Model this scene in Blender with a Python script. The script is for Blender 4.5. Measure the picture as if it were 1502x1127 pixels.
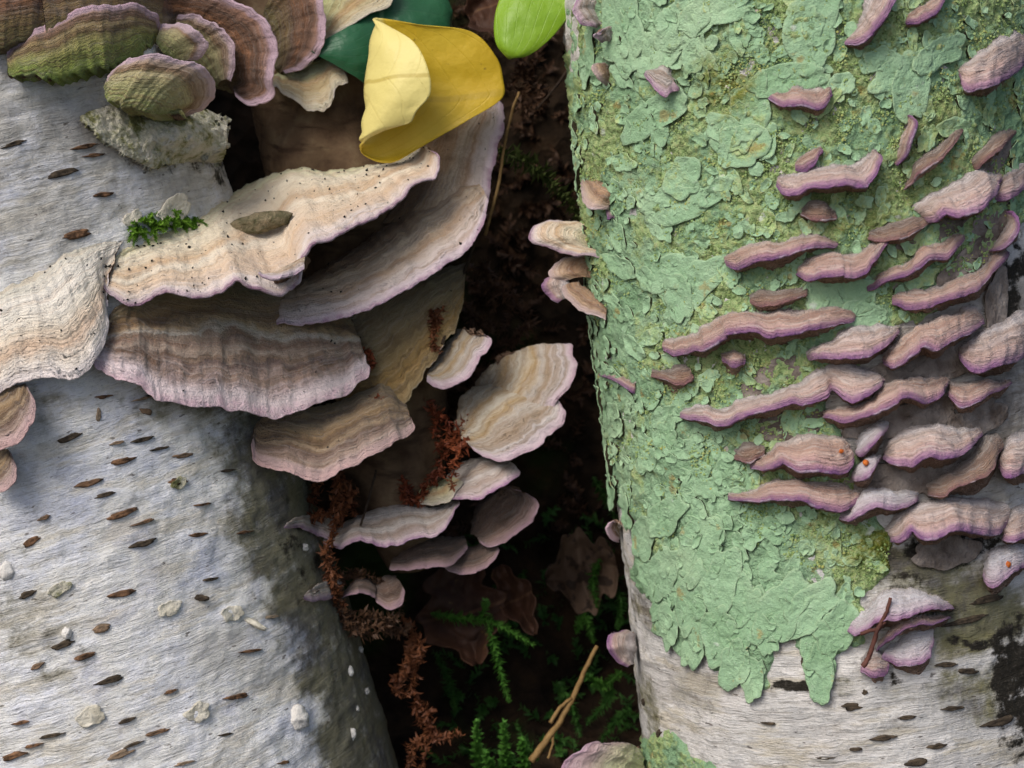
import bpy, math, random
import numpy as np
from mathutils import Vector

# ------------------------------------------------------------------ camera, sky, sun, exposure
scene = bpy.context.scene
for o in list(bpy.data.objects):
    bpy.data.objects.remove(o, do_unlink=True)
PITCH = math.radians(20.0)
TAN = 0.2727                       # tan of half the horizontal field of view
CAMD = 0.55                        # metres to the fronts of the trunks
CT, ST = math.cos(PITCH), math.sin(PITCH)
F = np.array([0, CT, -ST]); R_ = np.array([1.0, 0, 0]); U = np.array([0, ST, CT])
TGT = np.array([0, 0, 0.17])
CAM = TGT - F * CAMD
cd = bpy.data.cameras.new('camera'); cam = bpy.data.objects.new('camera', cd)
scene.collection.objects.link(cam)
cam.location = CAM; cam.rotation_euler = (math.pi / 2 - PITCH, 0, 0)
cd.sensor_width = 36; cd.lens = 36 / (2 * TAN); cd.clip_start = 0.02; cd.clip_end = 200
cd.dof.use_dof = True; cd.dof.focus_distance = 0.563; cd.dof.aperture_fstop = 20
scene.camera = cam

SUN_EL, SUN_AZ = math.radians(52), math.radians(222)      # azimuth from +Y clockwise: behind the camera, to its left
w = bpy.data.worlds.new('World'); scene.world = w; w.use_nodes = True
nt = w.node_tree; nt.nodes.clear()
sky = nt.nodes.new('ShaderNodeTexSky'); sky.sky_type = 'NISHITA'; sky.sun_disc = False
sky.sun_elevation = SUN_EL; sky.sun_rotation = SUN_AZ
sky.dust_density = 4.0; sky.air_density = 1.0; sky.ozone_density = 1.0
bg = nt.nodes.new('ShaderNodeBackground'); bg.inputs['Strength'].default_value = 0.10
wo = nt.nodes.new('ShaderNodeOutputWorld')
nt.links.new(sky.outputs[0], bg.inputs[0]); nt.links.new(bg.outputs[0], wo.inputs[0])
sl = bpy.data.lights.new('sun', 'SUN'); sl.energy = 1.5; sl.angle = math.radians(30); sl.color = (1.0, 0.965, 0.91)
sun = bpy.data.objects.new('sun', sl); scene.collection.objects.link(sun)
sd = Vector((math.sin(SUN_AZ) * math.cos(SUN_EL), math.cos(SUN_AZ) * math.cos(SUN_EL), math.sin(SUN_EL)))
sun.rotation_euler = sd.to_track_quat('Z', 'Y').to_euler(); sun.location = (-1, -1, 2)
scene.view_settings.view_transform = 'Standard'; scene.view_settings.look = 'None'
scene.view_settings.gamma = 1; scene.view_settings.use_curve_mapping = False
scene.view_settings.exposure = 0.45

rng = np.random.default_rng(7); random.seed(7)
COL = scene.collection

# ------------------------------------------------------------------ pixels <-> points (photograph 1502 x 1127)
def pt(px, py, d):
    px = np.asarray(px, float); py = np.asarray(py, float); d = np.asarray(d, float)
    dx = (px - 751) / 751 * TAN; dy = -(py - 563.5) / 751 * TAN
    return CAM + (F + dx[..., None] * R_ + dy[..., None] * U) * d[..., None]
def P(px, py, d): return pt(np.array(px), np.array(py), np.array(d))
def proj(p):
    q = p - CAM; d = q @ F
    return (q @ R_) / d / TAN * 751 + 751, 563.5 - (q @ U) / d / TAN * 751, d

# ------------------------------------------------------------------ noise
_perm = np.random.default_rng(3).permutation(512).astype(np.int64)
_g = np.random.default_rng(4).normal(size=(512, 3)); _g /= np.linalg.norm(_g, axis=1)[:, None]
def perlin(p):
    p = np.asarray(p, float); i = np.floor(p).astype(np.int64); f = p - i
    u = f * f * f * (f * (f * 6 - 15) + 10); out = 0
    for a in (0, 1):
        for b in (0, 1):
            for c in (0, 1):
                h = _perm[(_perm[(_perm[(i[..., 0] + a) & 511] + i[..., 1] + b) & 511] + i[..., 2] + c) & 511]
                v = (_g[h] * (f - np.array([a, b, c]))).sum(-1)
                wt = (u[..., 0] if a else 1 - u[..., 0]) * (u[..., 1] if b else 1 - u[..., 1]) * (u[..., 2] if c else 1 - u[..., 2])
                out = out + v * wt
    return out * 1.6
def fbm(p, oct=4, g=0.5):
    s = 0; a = 1; p = np.asarray(p, float)
    for _ in range(oct):
        s = s + a * perlin(p); p = p * 2.03 + 11.3; a *= g
    return s
def n1(x, seed): 
    x = np.asarray(x, float)
    return perlin(np.stack([x, np.full_like(x, seed * 7.31 + .5), np.full_like(x, seed * 3.77)], -1))
def sstep(a, b, x):
    t = np.clip((x - a) / (b - a), 0, 1); return t * t * (3 - 2 * t)

# ------------------------------------------------------------------ object helpers
def link(name, me, mat=None, parent=None):
    o = bpy.data.objects.new(name, me); COL.objects.link(o)
    if mat: me.materials.append(mat)
    if parent: o.parent = parent
    return o
def empty(name, label, cat, group=None):
    o = bpy.data.objects.new(name, None); COL.objects.link(o); o.empty_display_size = .01
    return tag(o, label, cat, group)
def tag(o, label, cat, group=None, kind=None):
    if label: o['label'] = label
    if cat: o['category'] = cat
    if group: o['group'] = group
    if kind: o['kind'] = kind
    return o
def mesh(name, v, f, smooth=True, attrs=None):
    me = bpy.data.meshes.new(name)
    v = np.asarray(v, np.float32).reshape(-1, 3); f = np.asarray(f, np.int32)
    k = f.shape[1]
    me.vertices.add(len(v)); me.vertices.foreach_set('co', v.ravel())
    me.loops.add(f.size); me.loops.foreach_set('vertex_index', f.ravel())
    me.polygons.add(len(f)); me.polygons.foreach_set('loop_start', np.arange(0, f.size, k, dtype=np.int32))
    me.polygons.foreach_set('loop_total', np.full(len(f), k, np.int32))
    me.polygons.foreach_set('use_smooth', np.full(len(f), smooth))
    me.update(calc_edges=True)
    for nm, a in (attrs or {}).items():
        a = np.asarray(a, np.float32)
        if a.ndim > 1:
            at = me.attributes.new(nm, 'FLOAT_VECTOR', 'POINT'); at.data.foreach_set('vector', a.ravel())
        else:
            at = me.attributes.new(nm, 'FLOAT', 'POINT'); at.data.foreach_set('value', a.ravel())
    return me
def gridf(n, m, off=0, wrap=False):
    i = np.arange(n - 1)[:, None]; j = np.arange(m if wrap else m - 1)[None]; j2 = (j + 1) % m
    return (np.stack([i * m + j, (i + 1) * m + j, (i + 1) * m + j2, i * m + j2], -1) + off).reshape(-1, 4)
def pline(pts, n, smooth=True):
    p = np.array(pts, float)
    if smooth and len(p) > 2:                                     # Catmull-Rom
        q = np.vstack([2 * p[0] - p[1], p, 2 * p[-1] - p[-2]]); out = []
        for i in range(1, len(q) - 2):
            t = np.linspace(0, 1, 12, endpoint=False)[:, None]
            a, b, c, d = q[i - 1], q[i], q[i + 1], q[i + 2]
            out.append(.5 * (2 * b + (c - a) * t + (2 * a - 5 * b + 4 * c - d) * t ** 2 + (3 * b - a - 3 * c + d) * t ** 3))
        p = np.vstack(out + [p[-1:]])
    s = np.r_[0, np.cumsum(np.linalg.norm(np.diff(p, axis=0), axis=1))]
    x = np.linspace(0, s[-1], n)
    return np.stack([np.interp(x, s, p[:, k]) for k in range(p.shape[1])], -1)

# ------------------------------------------------------------------ node helpers
class NT:
    def __init__(s, name):
        s.m = bpy.data.materials.new(name); s.m.use_nodes = True; s.t = s.m.node_tree
        s.b = s.t.nodes['Principled BSDF']
    def n(s, t, **kw):
        x = s.t.nodes.new('ShaderNode' + t)
        for k, v in kw.items(): setattr(x, k, v)
        return x
    def set(s, sock, v):
        if isinstance(v, bpy.types.NodeSocket): s.t.links.new(v, sock)
        elif isinstance(v, tuple) and len(v) == 3 and sock.type == 'RGBA': sock.default_value = (*v, 1)
        else: sock.default_value = v
    def attr(s, name, out='Fac'): 
        return s.n('Attribute', attribute_name=name).outputs[out]
    def pos(s): return s.n('NewGeometry').outputs['Position']
    def noise(s, vec, scale, detail=4, rough=.55, out='Fac'):
        x = s.n('TexNoise'); s.set(x.inputs['Vector'], vec); s.set(x.inputs['Scale'], scale)
        x.inputs['Detail'].default_value = detail; x.inputs['Roughness'].default_value = rough
        return x.outputs[out]
    def voro(s, vec, scale, feature='F1', out='Distance'):
        x = s.n('TexVoronoi', feature=feature); s.set(x.inputs['Vector'], vec); x.inputs['Scale'].default_value = scale
        return x.outputs[out]
    def math(s, op, a, b=0.0, c=None):
        x = s.n('Math', operation=op); s.set(x.inputs[0], a); s.set(x.inputs[1], b)
        if c is not None: s.set(x.inputs[2], c)
        return x.outputs[0]
    def ramp(s, f, stops, interp='LINEAR'):
        x = s.n('ValToRGB'); s.set(x.inputs[0], f); e = x.color_ramp; e.interpolation = interp
        while len(e.elements) < len(stops): e.elements.new(.5)
        for k, (p_, c) in enumerate(stops):
            e.elements[k].position = p_; c = (c, c, c) if not isinstance(c, tuple) else c; e.elements[k].color = (*c, 1)
        return x.outputs[0]
    def mix(s, f, a, b, mode='MIX'):
        x = s.n('Mix', data_type='RGBA', blend_type=mode); s.set(x.inputs[0], f); s.set(x.inputs[6], a); s.set(x.inputs[7], b)
        return x.outputs[2]
    def sm(s, f, a, b):
        x = s.n('MapRange', interpolation_type='SMOOTHSTEP'); s.set(x.inputs[0], f)
        x.inputs[1].default_value = a; x.inputs[2].default_value = b; return x.outputs[0]
    def xyz(s, x_, y_, z_):
        x = s.n('CombineXYZ'); s.set(x.inputs[0], x_); s.set(x.inputs[1], y_); s.set(x.inputs[2], z_); return x.outputs[0]
    def vscale(s, v, t):
        x = s.n('VectorMath', operation='MULTIPLY'); s.set(x.inputs[0], v); x.inputs[1].default_value = t; return x.outputs[0]
    def bump(s, h, dist, strength=1.0, prev=None):
        x = s.n('Bump'); s.set(x.inputs['Height'], h); x.inputs['Distance'].default_value = dist; x.inputs['Strength'].default_value = strength
        if prev: s.t.links.new(prev, x.inputs['Normal'])
        return x.outputs[0]
    def fin(s, col, rough=.85, normal=None, spec=.25, **kw):
        s.set(s.b.inputs['Base Color'], col); s.set(s.b.inputs['Roughness'], rough); s.b.inputs['Specular IOR Level'].default_value = spec
        if normal: s.t.links.new(normal, s.b.inputs['Normal'])
        for k, v in kw.items(): s.set(s.b.inputs[k.replace('_', ' ')], v)
        return s.m
def srgb(r, g, b):
    f = lambda c: (c / 255 / 12.92) if c / 255 <= .04045 else ((c / 255 + .055) / 1.055) ** 2.4
    return (f(r), f(g), f(b))
def simple(name, c1, c2, scale=120, rough=.8, bump=.0004, spec=.25, **kw):
    m = NT(name); p = m.pos(); n = m.noise(p, scale, 5)
    return m.fin(m.ramp(n, [(.3, c1), (.7, c2)]), rough, m.bump(m.noise(p, scale * 4, 4), bump), spec, **kw)

# ------------------------------------------------------------------ trunks
class Trunk:
    def __init__(s, a, b, R, seed):
        A, B = P(*a), P(*b); s.P0 = (A + B) / 2; s.ax = A - B; s.ax /= np.linalg.norm(s.ax); s.R = R; s.seed = seed
        t = CAM - s.P0; t = t - (t @ s.ax) * s.ax; s.e1 = t / np.linalg.norm(t); s.e2 = np.cross(s.ax, s.e1)
        if s.e2[0] < 0: s.e2 = -s.e2
    def surf(s, th, h, off=0.0):
        th = np.asarray(th, float); h = np.asarray(h, float)
        low = fbm(np.stack([np.cos(th) * 1.1, np.sin(th) * 1.1, h * 9 + s.seed], -1), 3) * .0016
        r = s.R + low + off
        return s.P0 + h[..., None] * s.ax + (r * np.cos(th))[..., None] * s.e1 + (r * np.sin(th))[..., None] * s.e2
    def normal(s, th): return np.cos(th)[..., None] * s.e1 + np.sin(th)[..., None] * s.e2
    def hit(s, px, py):
        o = CAM - s.P0; d = pt(px, py, np.ones_like(np.asarray(px, float))) - CAM
        dp = d - (d @ s.ax)[..., None] * s.ax; op = o - (o @ s.ax) * s.ax
        a = (dp * dp).sum(-1); b = (dp * op).sum(-1); c = (op * op).sum() - s.R ** 2
        disc = b * b - a * c; ok = disc > 0
        t = np.where(ok, (-b - np.sqrt(np.maximum(disc, 0))) / a, -b / a)
        q = o + d * t[..., None]
        return t, ok, np.arctan2(q @ s.e2, q @ s.e1), q @ s.ax
    def at(s, px, py):
        t, ok, th, h = s.hit(np.array([px], float), np.array([py], float)); return th[0], h[0]
TL = Trunk((-118, 60, .614), (218, 1127, .650), .082, 2.0)
TR = Trunk((1166, 60, .606), (1263, 1127, .634), .073, 9.0)

# dead side stem that hugs the white birch behind the bracket cluster: (px, py, depth, radius)
STEM = np.array([(400, -160, .655, .024), (450, 60, .655, .025), (490, 240, .652, .024), (530, 430, .650, .024), (560, 600, .650, .022), (590, 740, .650, .016), (600, 830, .655, .008)], float)
def stem_depth(px, py):
    ax = np.interp(py, STEM[:, 1], STEM[:, 0]); ad = np.interp(py, STEM[:, 1], STEM[:, 2]); r = np.interp(py, STEM[:, 1], STEM[:, 3])
    dx = (px - ax) / 751 * TAN * ad
    return np.where(np.abs(dx) < r, ad - np.sqrt(np.maximum(r * r - dx * dx, 0)), 9.)
def depth_left(px, py):
    t, ok, _, _ = TL.hit(px, py)
    return np.minimum(np.minimum(np.where(ok, t, 9.), stem_depth(px, py)), .648)
def depth_right(px, py):
    t, ok, _, _ = TR.hit(px, py)
    return np.where(ok, t, t)

def blobs(px, py, lst):
    s = np.zeros_like(px)
    for (x, y, rx, ry, ang, amt) in lst:
        c, q = math.cos(math.radians(ang)), math.sin(math.radians(ang))
        dx, dy = px - x, py - y; a = (dx * c - dy * q) / rx; b = (dx * q + dy * c) / ry
        s = np.maximum(s, amt * (1 - sstep(.35, 1.1, np.sqrt(a * a + b * b))))
    return s
def inpoly(px, py, poly):
    ins = np.zeros(px.shape, bool); n = len(poly)
    for i in range(n):
        x1, y1 = poly[i]; x2, y2 = poly[(i + 1) % n]
        if y1 == y2: continue
        ins ^= ((y1 > py) != (y2 > py)) & (px < (x2 - x1) * (py - y1) / (y2 - y1) + x1)
    return ins
def polydist(px, py, poly):
    d = np.full(px.shape, 1e9); n = len(poly)
    for i in range(n):
        a = np.array(poly[i], float); b = np.array(poly[(i + 1) % n], float); ab = b - a
        t = np.clip(((px - a[0]) * ab[0] + (py - a[1]) * ab[1]) / (ab @ ab), 0, 1)
        d = np.minimum(d, np.hypot(px - a[0] - t * ab[0], py - a[1] - t * ab[1]))
    return np.where(inpoly(px, py, poly), d, -d)

STAIN_SHADE_L = dict(
    algae=[(455, 780, 150, 340, 17, 1.0), (540, 1060, 120, 280, 10, 1.), (330, 560, 230, 70, 14, .75), (420, 640, 130, 160, 12, .9), (20, 880, 60, 130, 0, .45), (60, 600, 80, 70, 0, .5), (60, 960, 120, 60, 10, .4)],  # olive algae; blobs along the right edge also paint in its shade
    grey=[(60, 220, 170, 130, 15, .95), (230, 270, 190, 70, 15, .8), (60, 350, 150, 60, 15, .75), (300, 800, 140, 80, 15, .35), (380, 960, 150, 60, 5, .5)],
    dark=[(445, 800, 40, 90, 18, .5), (330, 225, 70, 60, 0, .6), (250, 225, 120, 50, 0, .55)])
STAIN_R = dict(
    algae=[(1420, 900, 170, 80, 0, 1.), (1330, 840, 160, 60, 0, .9), (1300, 1020, 180, 30, -8, .45), (950, 860, 40, 160, 0, .6), (945, 1060, 30, 120, 0, .7), (1430, 1010, 120, 70, 0, .75)],
    grey=[(1010, 1000, 90, 50, 10, .4), (1400, 560, 300, 240, 0, 1.), (1150, 1080, 200, 50, 0, .25)],
    dark=[(1490, 1000, 60, 140, 0, 1.), (1400, 800, 110, 45, 0, 1.), (1190, 1012, 70, 16, -4, .95), (1485, 430, 35, 130, 0, .9), (1380, 905, 130, 14, 0, .55), (1440, 940, 90, 14, -8, .7), (1310, 1000, 40, 10, 0, .6), (1330, 860, 60, 30, 0, .8)])

def build_trunk(name, T, stains, mat, label):
    fine = np.arange(-.155, .17, .00085)
    hs = np.r_[np.linspace(-.42, -.16, 14), fine, np.linspace(.175, .9, 24)]
    th = np.r_[np.arange(-1.75, 1.75, .0105), np.linspace(1.76, 2 * math.pi - 1.76, 30)]
    H, TH = np.meshgrid(hs, th, indexing='ij')
    q = np.stack([TH * T.R * 60, H * 190, np.full_like(H, T.seed)], -1)
    q2 = np.stack([np.cos(TH) * T.R * 260, np.sin(TH) * T.R * 260, H * 260 + T.seed], -1)
    rid = fbm(q, 5, .6) * .00036 + np.maximum(fbm(q2 * .35, 3), 0) * .0008 + fbm(q2, 3) * .00026
    V = T.surf(TH, H, rid)
    px, py, d = proj(V)
    wob = fbm(q2 * .22 + 5, 4)
    at = dict(bk=np.stack([TH * T.R, H, np.zeros_like(H)], -1).reshape(-1, 3))
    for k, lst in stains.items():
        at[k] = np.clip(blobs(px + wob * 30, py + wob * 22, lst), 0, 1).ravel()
    n, m = H.shape
    me = mesh(name, V, gridf(n, m, 0, True), True, at)
    root = empty(name, label, 'tree trunk')
    link('bark', me, mat, root)
    return root

# bark material
def bark_mat(name, whites, greyc, alg_shadec, darkc, warm):
    m = NT(name); bk = m.attr('bk', 'Vector'); p = m.pos()
    wrp = m.n('VectorMath', operation='ADD'); m.set(wrp.inputs[0], bk); m.set(wrp.inputs[1], m.vscale(m.noise(p, 120, 3, .5, 'Color'), (.004, .0022, 0))); bw = wrp.outputs[0]
    st = m.noise(m.vscale(bw, (70, 620, 1)), 1, 7, .7)           # fine streaks round the trunk
    st2 = m.noise(m.vscale(bw, (26, 120, 1)), 1, 6, .65)
    scr = m.noise(m.vscale(bw, (210, 1900, 1)), 1, 4, .65)
    mot = m.noise(p, 38, 7, .68); fine = m.noise(p, 900, 4, .7); mid = m.noise(p, 190, 6, .7)
    c = m.ramp(m.math('ADD', m.math('MULTIPLY', mot, .7), m.math('MULTIPLY', st2, .3)), [(.36, whites[0]), (.45, whites[1]), (.53, whites[2]), (.63, whites[3])])
    c = m.mix(m.math('MULTIPLY', m.sm(st2, .50, .62), .75), c, warm)
    c = m.mix(m.math('MULTIPLY', m.sm(st, .53, .65), .45), c, greyc)
    c = m.mix(m.math('MULTIPLY', m.sm(mid, .56, .68), .35), c, tuple(x * .75 for x in greyc))
    c = m.mix(m.math('MULTIPLY', m.sm(scr, .55, .68), .45), c, tuple(x * .6 for x in greyc))
    c = m.mix(m.math('MULTIPLY', m.sm(scr, .45, .33), .4), c, (.80, .80, .82))
    g = m.math('MULTIPLY', m.attr('grey'), m.sm(m.math('ADD', mot, m.math('MULTIPLY', st, .5)), .5, .85))
    c = m.mix(m.math('MULTIPLY', g, .9), c, m.ramp(mid, [(.35, tuple(x * 1.25 for x in greyc)), (.65, tuple(x * .6 for x in greyc))]))
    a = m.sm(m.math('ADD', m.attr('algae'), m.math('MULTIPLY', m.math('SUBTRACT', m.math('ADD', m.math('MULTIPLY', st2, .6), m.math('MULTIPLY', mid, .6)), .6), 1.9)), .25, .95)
    c = m.mix(m.math('MULTIPLY', a, .9), c, m.ramp(mot, [(.38, darkc), (.5, alg_shadec), (.62, tuple(x * .6 for x in alg_shadec))]))
    dk = m.sm(m.math('ADD', m.attr('dark'), m.math('MULTIPLY', m.math('SUBTRACT', m.math('ADD', st2, mid), 1.0), 1.9)), .45, .85)
    c = m.mix(dk, c, tuple(x * .45 for x in darkc))
    fl = m.sm(m.noise(m.vscale(bk, (200, 560, 1)), 1, 3, .5), .66, .71)   # small dark flecks
    c = m.mix(m.math('MULTIPLY', fl, .75), c, (.07, .055, .045))
    c = m.mix(m.math('MULTIPLY', m.sm(fine, .5, .7), .25), c, tuple(x * .7 for x in greyc))
    b = m.bump(m.math('ADD', m.math('ADD', st, m.math('MULTIPLY', mid, .8)), m.math('ADD', m.math('MULTIPLY', scr, .4), m.math('MULTIPLY', fine, .4))), .0011, .9)
    return m.fin(c, .75, b, .25)
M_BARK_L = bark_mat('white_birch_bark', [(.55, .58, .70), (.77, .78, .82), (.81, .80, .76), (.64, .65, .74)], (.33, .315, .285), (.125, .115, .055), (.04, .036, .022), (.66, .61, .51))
M_BARK_R = bark_mat('grey_birch_bark', [(.52, .51, .50), (.68, .66, .63), (.74, .71, .68), (.55, .53, .47)], (.24, .21, .18), (.17, .16, .06), (.045, .038, .026), (.58, .52, .40))
trunk_l = build_trunk('birch_trunk', TL, STAIN_SHADE_L, M_BARK_L, 'bare white birch trunk with brown lenticels and broad zoned shelf fungi')
trunk_r = build_trunk('birch_trunk', TR, STAIN_R, M_BARK_R, 'birch trunk covered in mint green lichen and rows of violet shelf fungi')

# ------------------------------------------------------------------ ground; bank behind the trunks shaped steep to keep the gap dark
def build_ground():
    gx = np.r_[-30, -12, -5, -2, -1, -.6, np.arange(-.4, .4001, .006), .6, 1, 2, 5, 12, 30]
    gy = np.r_[-30, -12, -5, -2, -1, -.6, -.3, np.arange(-.15, .4501, .006), .6, .8, 1.2, 2, 4, 8, 14, 30, 60]
    Y, X = np.meshgrid(gy, gx, indexing='ij')
    Z = sstep(.10, .34, Y) * .40 + sstep(.4, 3, Y) * .5
    near = np.exp(-(X ** 2 + (Y - .15) ** 2) / .3)
    Z += fbm(np.stack([X * 14, Y * 14, X * 0 + 3], -1), 4) * .012 * near + fbm(np.stack([X * 90, Y * 90, X * 0 + 1], -1), 4) * .0035 * near - .012
    m = NT('forest_soil'); p = m.pos()
    n = m.noise(p, 60, 6, .65); v = m.voro(p, 130)
    c = m.ramp(n, [(.35, (.008, .006, .004)), (.55, (.028, .018, .011)), (.72, (.06, .035, .018))])
    c = m.mix(m.sm(m.noise(p, 17, 4), .55, .68), c, (.02, .035, .008))
    mt = m.fin(c, .95, m.bump(m.math('ADD', n, v), .004), .1)
    o = link('ground', mesh('ground', np.stack([X, Y, Z], -1), gridf(*X.shape)), mt); o['kind'] = 'structure'
    return gx, gy, Z
GX, GY, GZ = build_ground()
def ground_z(x, y):
    i = np.clip(np.searchsorted(GX, x) - 1, 0, len(GX) - 2); j = np.clip(np.searchsorted(GY, y) - 1, 0, len(GY) - 2)
    a = (x - GX[i]) / (GX[i + 1] - GX[i]); b = (y - GY[j]) / (GY[j + 1] - GY[j])
    return (GZ[j, i] * (1 - a) + GZ[j, i + 1] * a) * (1 - b) + (GZ[j + 1, i] * (1 - a) + GZ[j + 1, i + 1] * a) * b
def ground_depth(px, py):
    for d in np.arange(.56, 1.1, .002):
        q = P(px, py, d)
        if q[2] < ground_z(q[0], q[1]): return d
    return .8

# ------------------------------------------------------------------ dead side stem
def tube(path, rad, seg=16, lump=0.0, seed=0., cap=True):
    path = np.asarray(path, float); rad = np.asarray(rad, float); n = len(path)
    t = np.gradient(path, axis=0); t /= np.linalg.norm(t, axis=1)[:, None] + 1e-12
    ref = np.array([.31, .82, .47]); a = np.cross(t, ref); a /= np.linalg.norm(a, axis=1)[:, None] + 1e-12; b = np.cross(t, a)
    an = np.linspace(0, 2 * math.pi, seg, endpoint=False)
    dirs = np.cos(an)[None, :, None] * a[:, None] + np.sin(an)[None, :, None] * b[:, None]
    V = path[:, None] + dirs * rad[:, None, None]
    if lump:
        V = V + dirs * (fbm(V * (0.7 / max(rad.max(), 1e-5)) + seed, 4) * lump * rad[:, None])[..., None]
    f = gridf(n, seg, 0, True)
    V = V.reshape(-1, 3)
    if cap:
        f = list(map(tuple, f)); k = len(V); V = np.vstack([V, path[0], path[-1]])
        for j in range(seg):
            j2 = (j + 1) % seg
            f.append((k, j, j2, j2)); f.append((k + 1, (n - 1) * seg + j2, (n - 1) * seg + j, (n - 1) * seg + j))
    return V, f
def poly_mesh(name, V, f, smooth=True):
    me = bpy.data.meshes.new(name); me.from_pydata([tuple(v) for v in V], [], [tuple(dict.fromkeys(map(int, x))) for x in f])
    me.polygons.foreach_set('use_smooth', np.full(len(me.polygons), smooth)); me.update(); return me
class Multi:                                                     # several shells collected into one mesh
    def __init__(s): s.v = []; s.f = []; s.k = 0
    def add(s, V, f):
        V = np.asarray(V).reshape(-1, 3); s.v.append(V); s.f += [tuple(int(i) + s.k for i in dict.fromkeys(map(int, q))) for q in f]; s.k += len(V)
    def build(s, name, mat, parent=None, smooth=True):
        me = bpy.data.meshes.new(name); me.from_pydata(np.vstack(s.v).tolist(), [], s.f)
        me.polygons.foreach_set('use_smooth', np.full(len(me.polygons), smooth)); me.update(); return link(name, me, mat, parent)
sp = pline(STEM, 120)
M_WOOD = NT('rotten_wood')
_p = M_WOOD.pos(); _n = M_WOOD.noise(_p, 70, 6, .6); _s = M_WOOD.noise(M_WOOD.vscale(_p, (60, 60, 320)), 1, 4)
M_WOOD = M_WOOD.fin(M_WOOD.mix(M_WOOD.sm(_s, .5, .7), M_WOOD.ramp(_n, [(.3, (.045, .025, .014)), (.55, (.13, .085, .05)), (.75, (.22, .17, .10))]), (.05, .03, .018)), .9, M_WOOD.bump(_n, .002), .15)
V, f = tube(pt(sp[:, 0], sp[:, 1], sp[:, 2]), sp[:, 3], 64, .16, 3.3)
o = link('rotten_log', poly_mesh('rotten_log', V, f), M_WOOD)
tag(o, 'rotten brown log hugging the white birch behind the shelf fungi', 'dead wood')

# ------------------------------------------------------------------ lenticels
def dark_mat(name, c1, c2): return simple(name, c1, c2, 500, .85, .0003, .15)
def lent_mat(name, c1, c2, c3):
    m = NT(name); p = m.pos(); n = m.noise(p, 420, 4); r = m.n('ObjectInfo').outputs['Random']
    return m.fin(m.mix(m.math('MULTIPLY', m.sm(r, .5, 1.), .7), m.ramp(n, [(.35, c1), (.65, c2)]), c3), .85, m.bump(n, .001), .15)
M_LENT = lent_mat('lenticel_cork', (.04, .024, .015), (.22, .12, .065), (.30, .24, .17))
M_LENTD = dark_mat('lenticel_dark', (.02, .016, .013), (.10, .075, .05))
def lenticel(T, parent, px, py, L, W, ang, mat):
    th0, h0 = T.at(px, py); seg = 22; rings = [(1.15, -.0002), (1.0, .0006), (.75, .0010), (.4, .00085), (0.04, .0008)]
    c, s = math.cos(math.radians(ang)), math.sin(math.radians(ang)); sc = TAN / 751 * .57
    an = np.linspace(0, 2 * math.pi, seg, endpoint=False); sd_ = random.random() * 50
    V = []
    for r, off in rings:
        k = r * (1 + .5 * perlin(np.stack([np.cos(an) * 1.3 + sd_, np.sin(an) * 1.3, 0 * an + sd_], -1)))
        a = np.cos(an) * L / 2 * k * sc; b = np.sin(an) * np.abs(np.sin(an)) ** .35 * W / 2 * k * sc
        V.append(T.surf(th0 + (a * c - b * s) / T.R, h0 + a * s + b * c, off))
    link('lenticel', mesh('lenticel', np.array(V), gridf(len(rings), seg, 0, True)), mat, parent)
LENT_L = [(20, 212, 30, 6, 18), (125, 215, 34, 6, 14), (140, 228, 30, 5, 10), (95, 254, 44, 9, 16), (150, 286, 30, 6, 12), (110, 345, 36, 10, 14), (160, 366, 34, 7, 10),
          (152, 582, 20, 5, 8), (210, 585, 26, 4, 12), (230, 578, 30, 4, 10), (145, 610, 8, 18, 0), (214, 603, 16, 8, -20), (103, 642, 30, 9, 18), (182, 676, 30, 9, 14),
          (130, 709, 32, 8, 16), (154, 726, 28, 6, 14), (180, 754, 42, 9, 16), (212, 766, 30, 5, 16), (210, 645, 30, 5, 12), (270, 668, 30, 7, 6), (262, 706, 26, 10, 0), (236, 658, 24, 4, 8), (172, 650, 18, 5, 12),
          (47, 795, 22, 9, 30), (211, 797, 32, 8, 12), (292, 784, 30, 6, 4), (358, 781, 28, 4, 4), (40, 872, 22, 8, 25), (181, 871, 36, 9, 12),
          (149, 922, 24, 10, 14), (91, 947, 30, 9, 20), (122, 964, 26, 7, 16), (55, 977, 20, 8, 30), (162, 998, 42, 9, 14), (350, 1022, 38, 8, 2), (32, 1060, 24, 5, 14), (76, 1079, 32, 5, 14), (20, 1109, 32, 9, 18), (48, 1094, 26, 5, 16),
          (187, 1057, 26, 5, 16), (230, 1075, 34, 6, 14), (175, 1108, 32, 9, 18), (195, 1093, 26, 5, 18), (65, 760, 14, 6, 20), (370, 955, 36, 4, 2), (310, 850, 22, 4, 6), (415, 1119, 26, 5, 0), (250, 1015, 18, 4, 14), (330, 1078, 20, 4, 6), (400, 905, 24, 4, 0), (270, 1120, 24, 5, 10), (335, 690, 26, 4, 4), (300, 740, 24, 4, 6)]
for i, (x, y, L, W, a) in enumerate(LENT_L):
    lenticel(TL, trunk_l, x, y, L * 1.1, W * 1.0, a - 17, M_LENT if i % 3 else M_LENTD)
LENT_R = [(1250, 1035, 26, 12, 4), (1295, 1082, 30, 8, 4), (1254, 1098, 16, 6, 4), (1376, 1095, 26, 10, 2), (1345, 1118, 30, 12, 2), (966, 1076, 24, 12, 30), (942, 1030, 16, 12, 40), (1268, 1014, 8, 8, 0), (1180, 970, 10, 16, 0),
          (1420, 910, 60, 10, 6), (1450, 880, 50, 12, 4), (1330, 1052, 26, 6, 4), (1420, 985, 34, 9, -6), (1400, 1040, 30, 8, 0), (1470, 1060, 50, 14, 8), (1390, 975, 30, 8, 0), (1210, 1110, 22, 5, 2), (1130, 1060, 20, 4, 2)]
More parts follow.
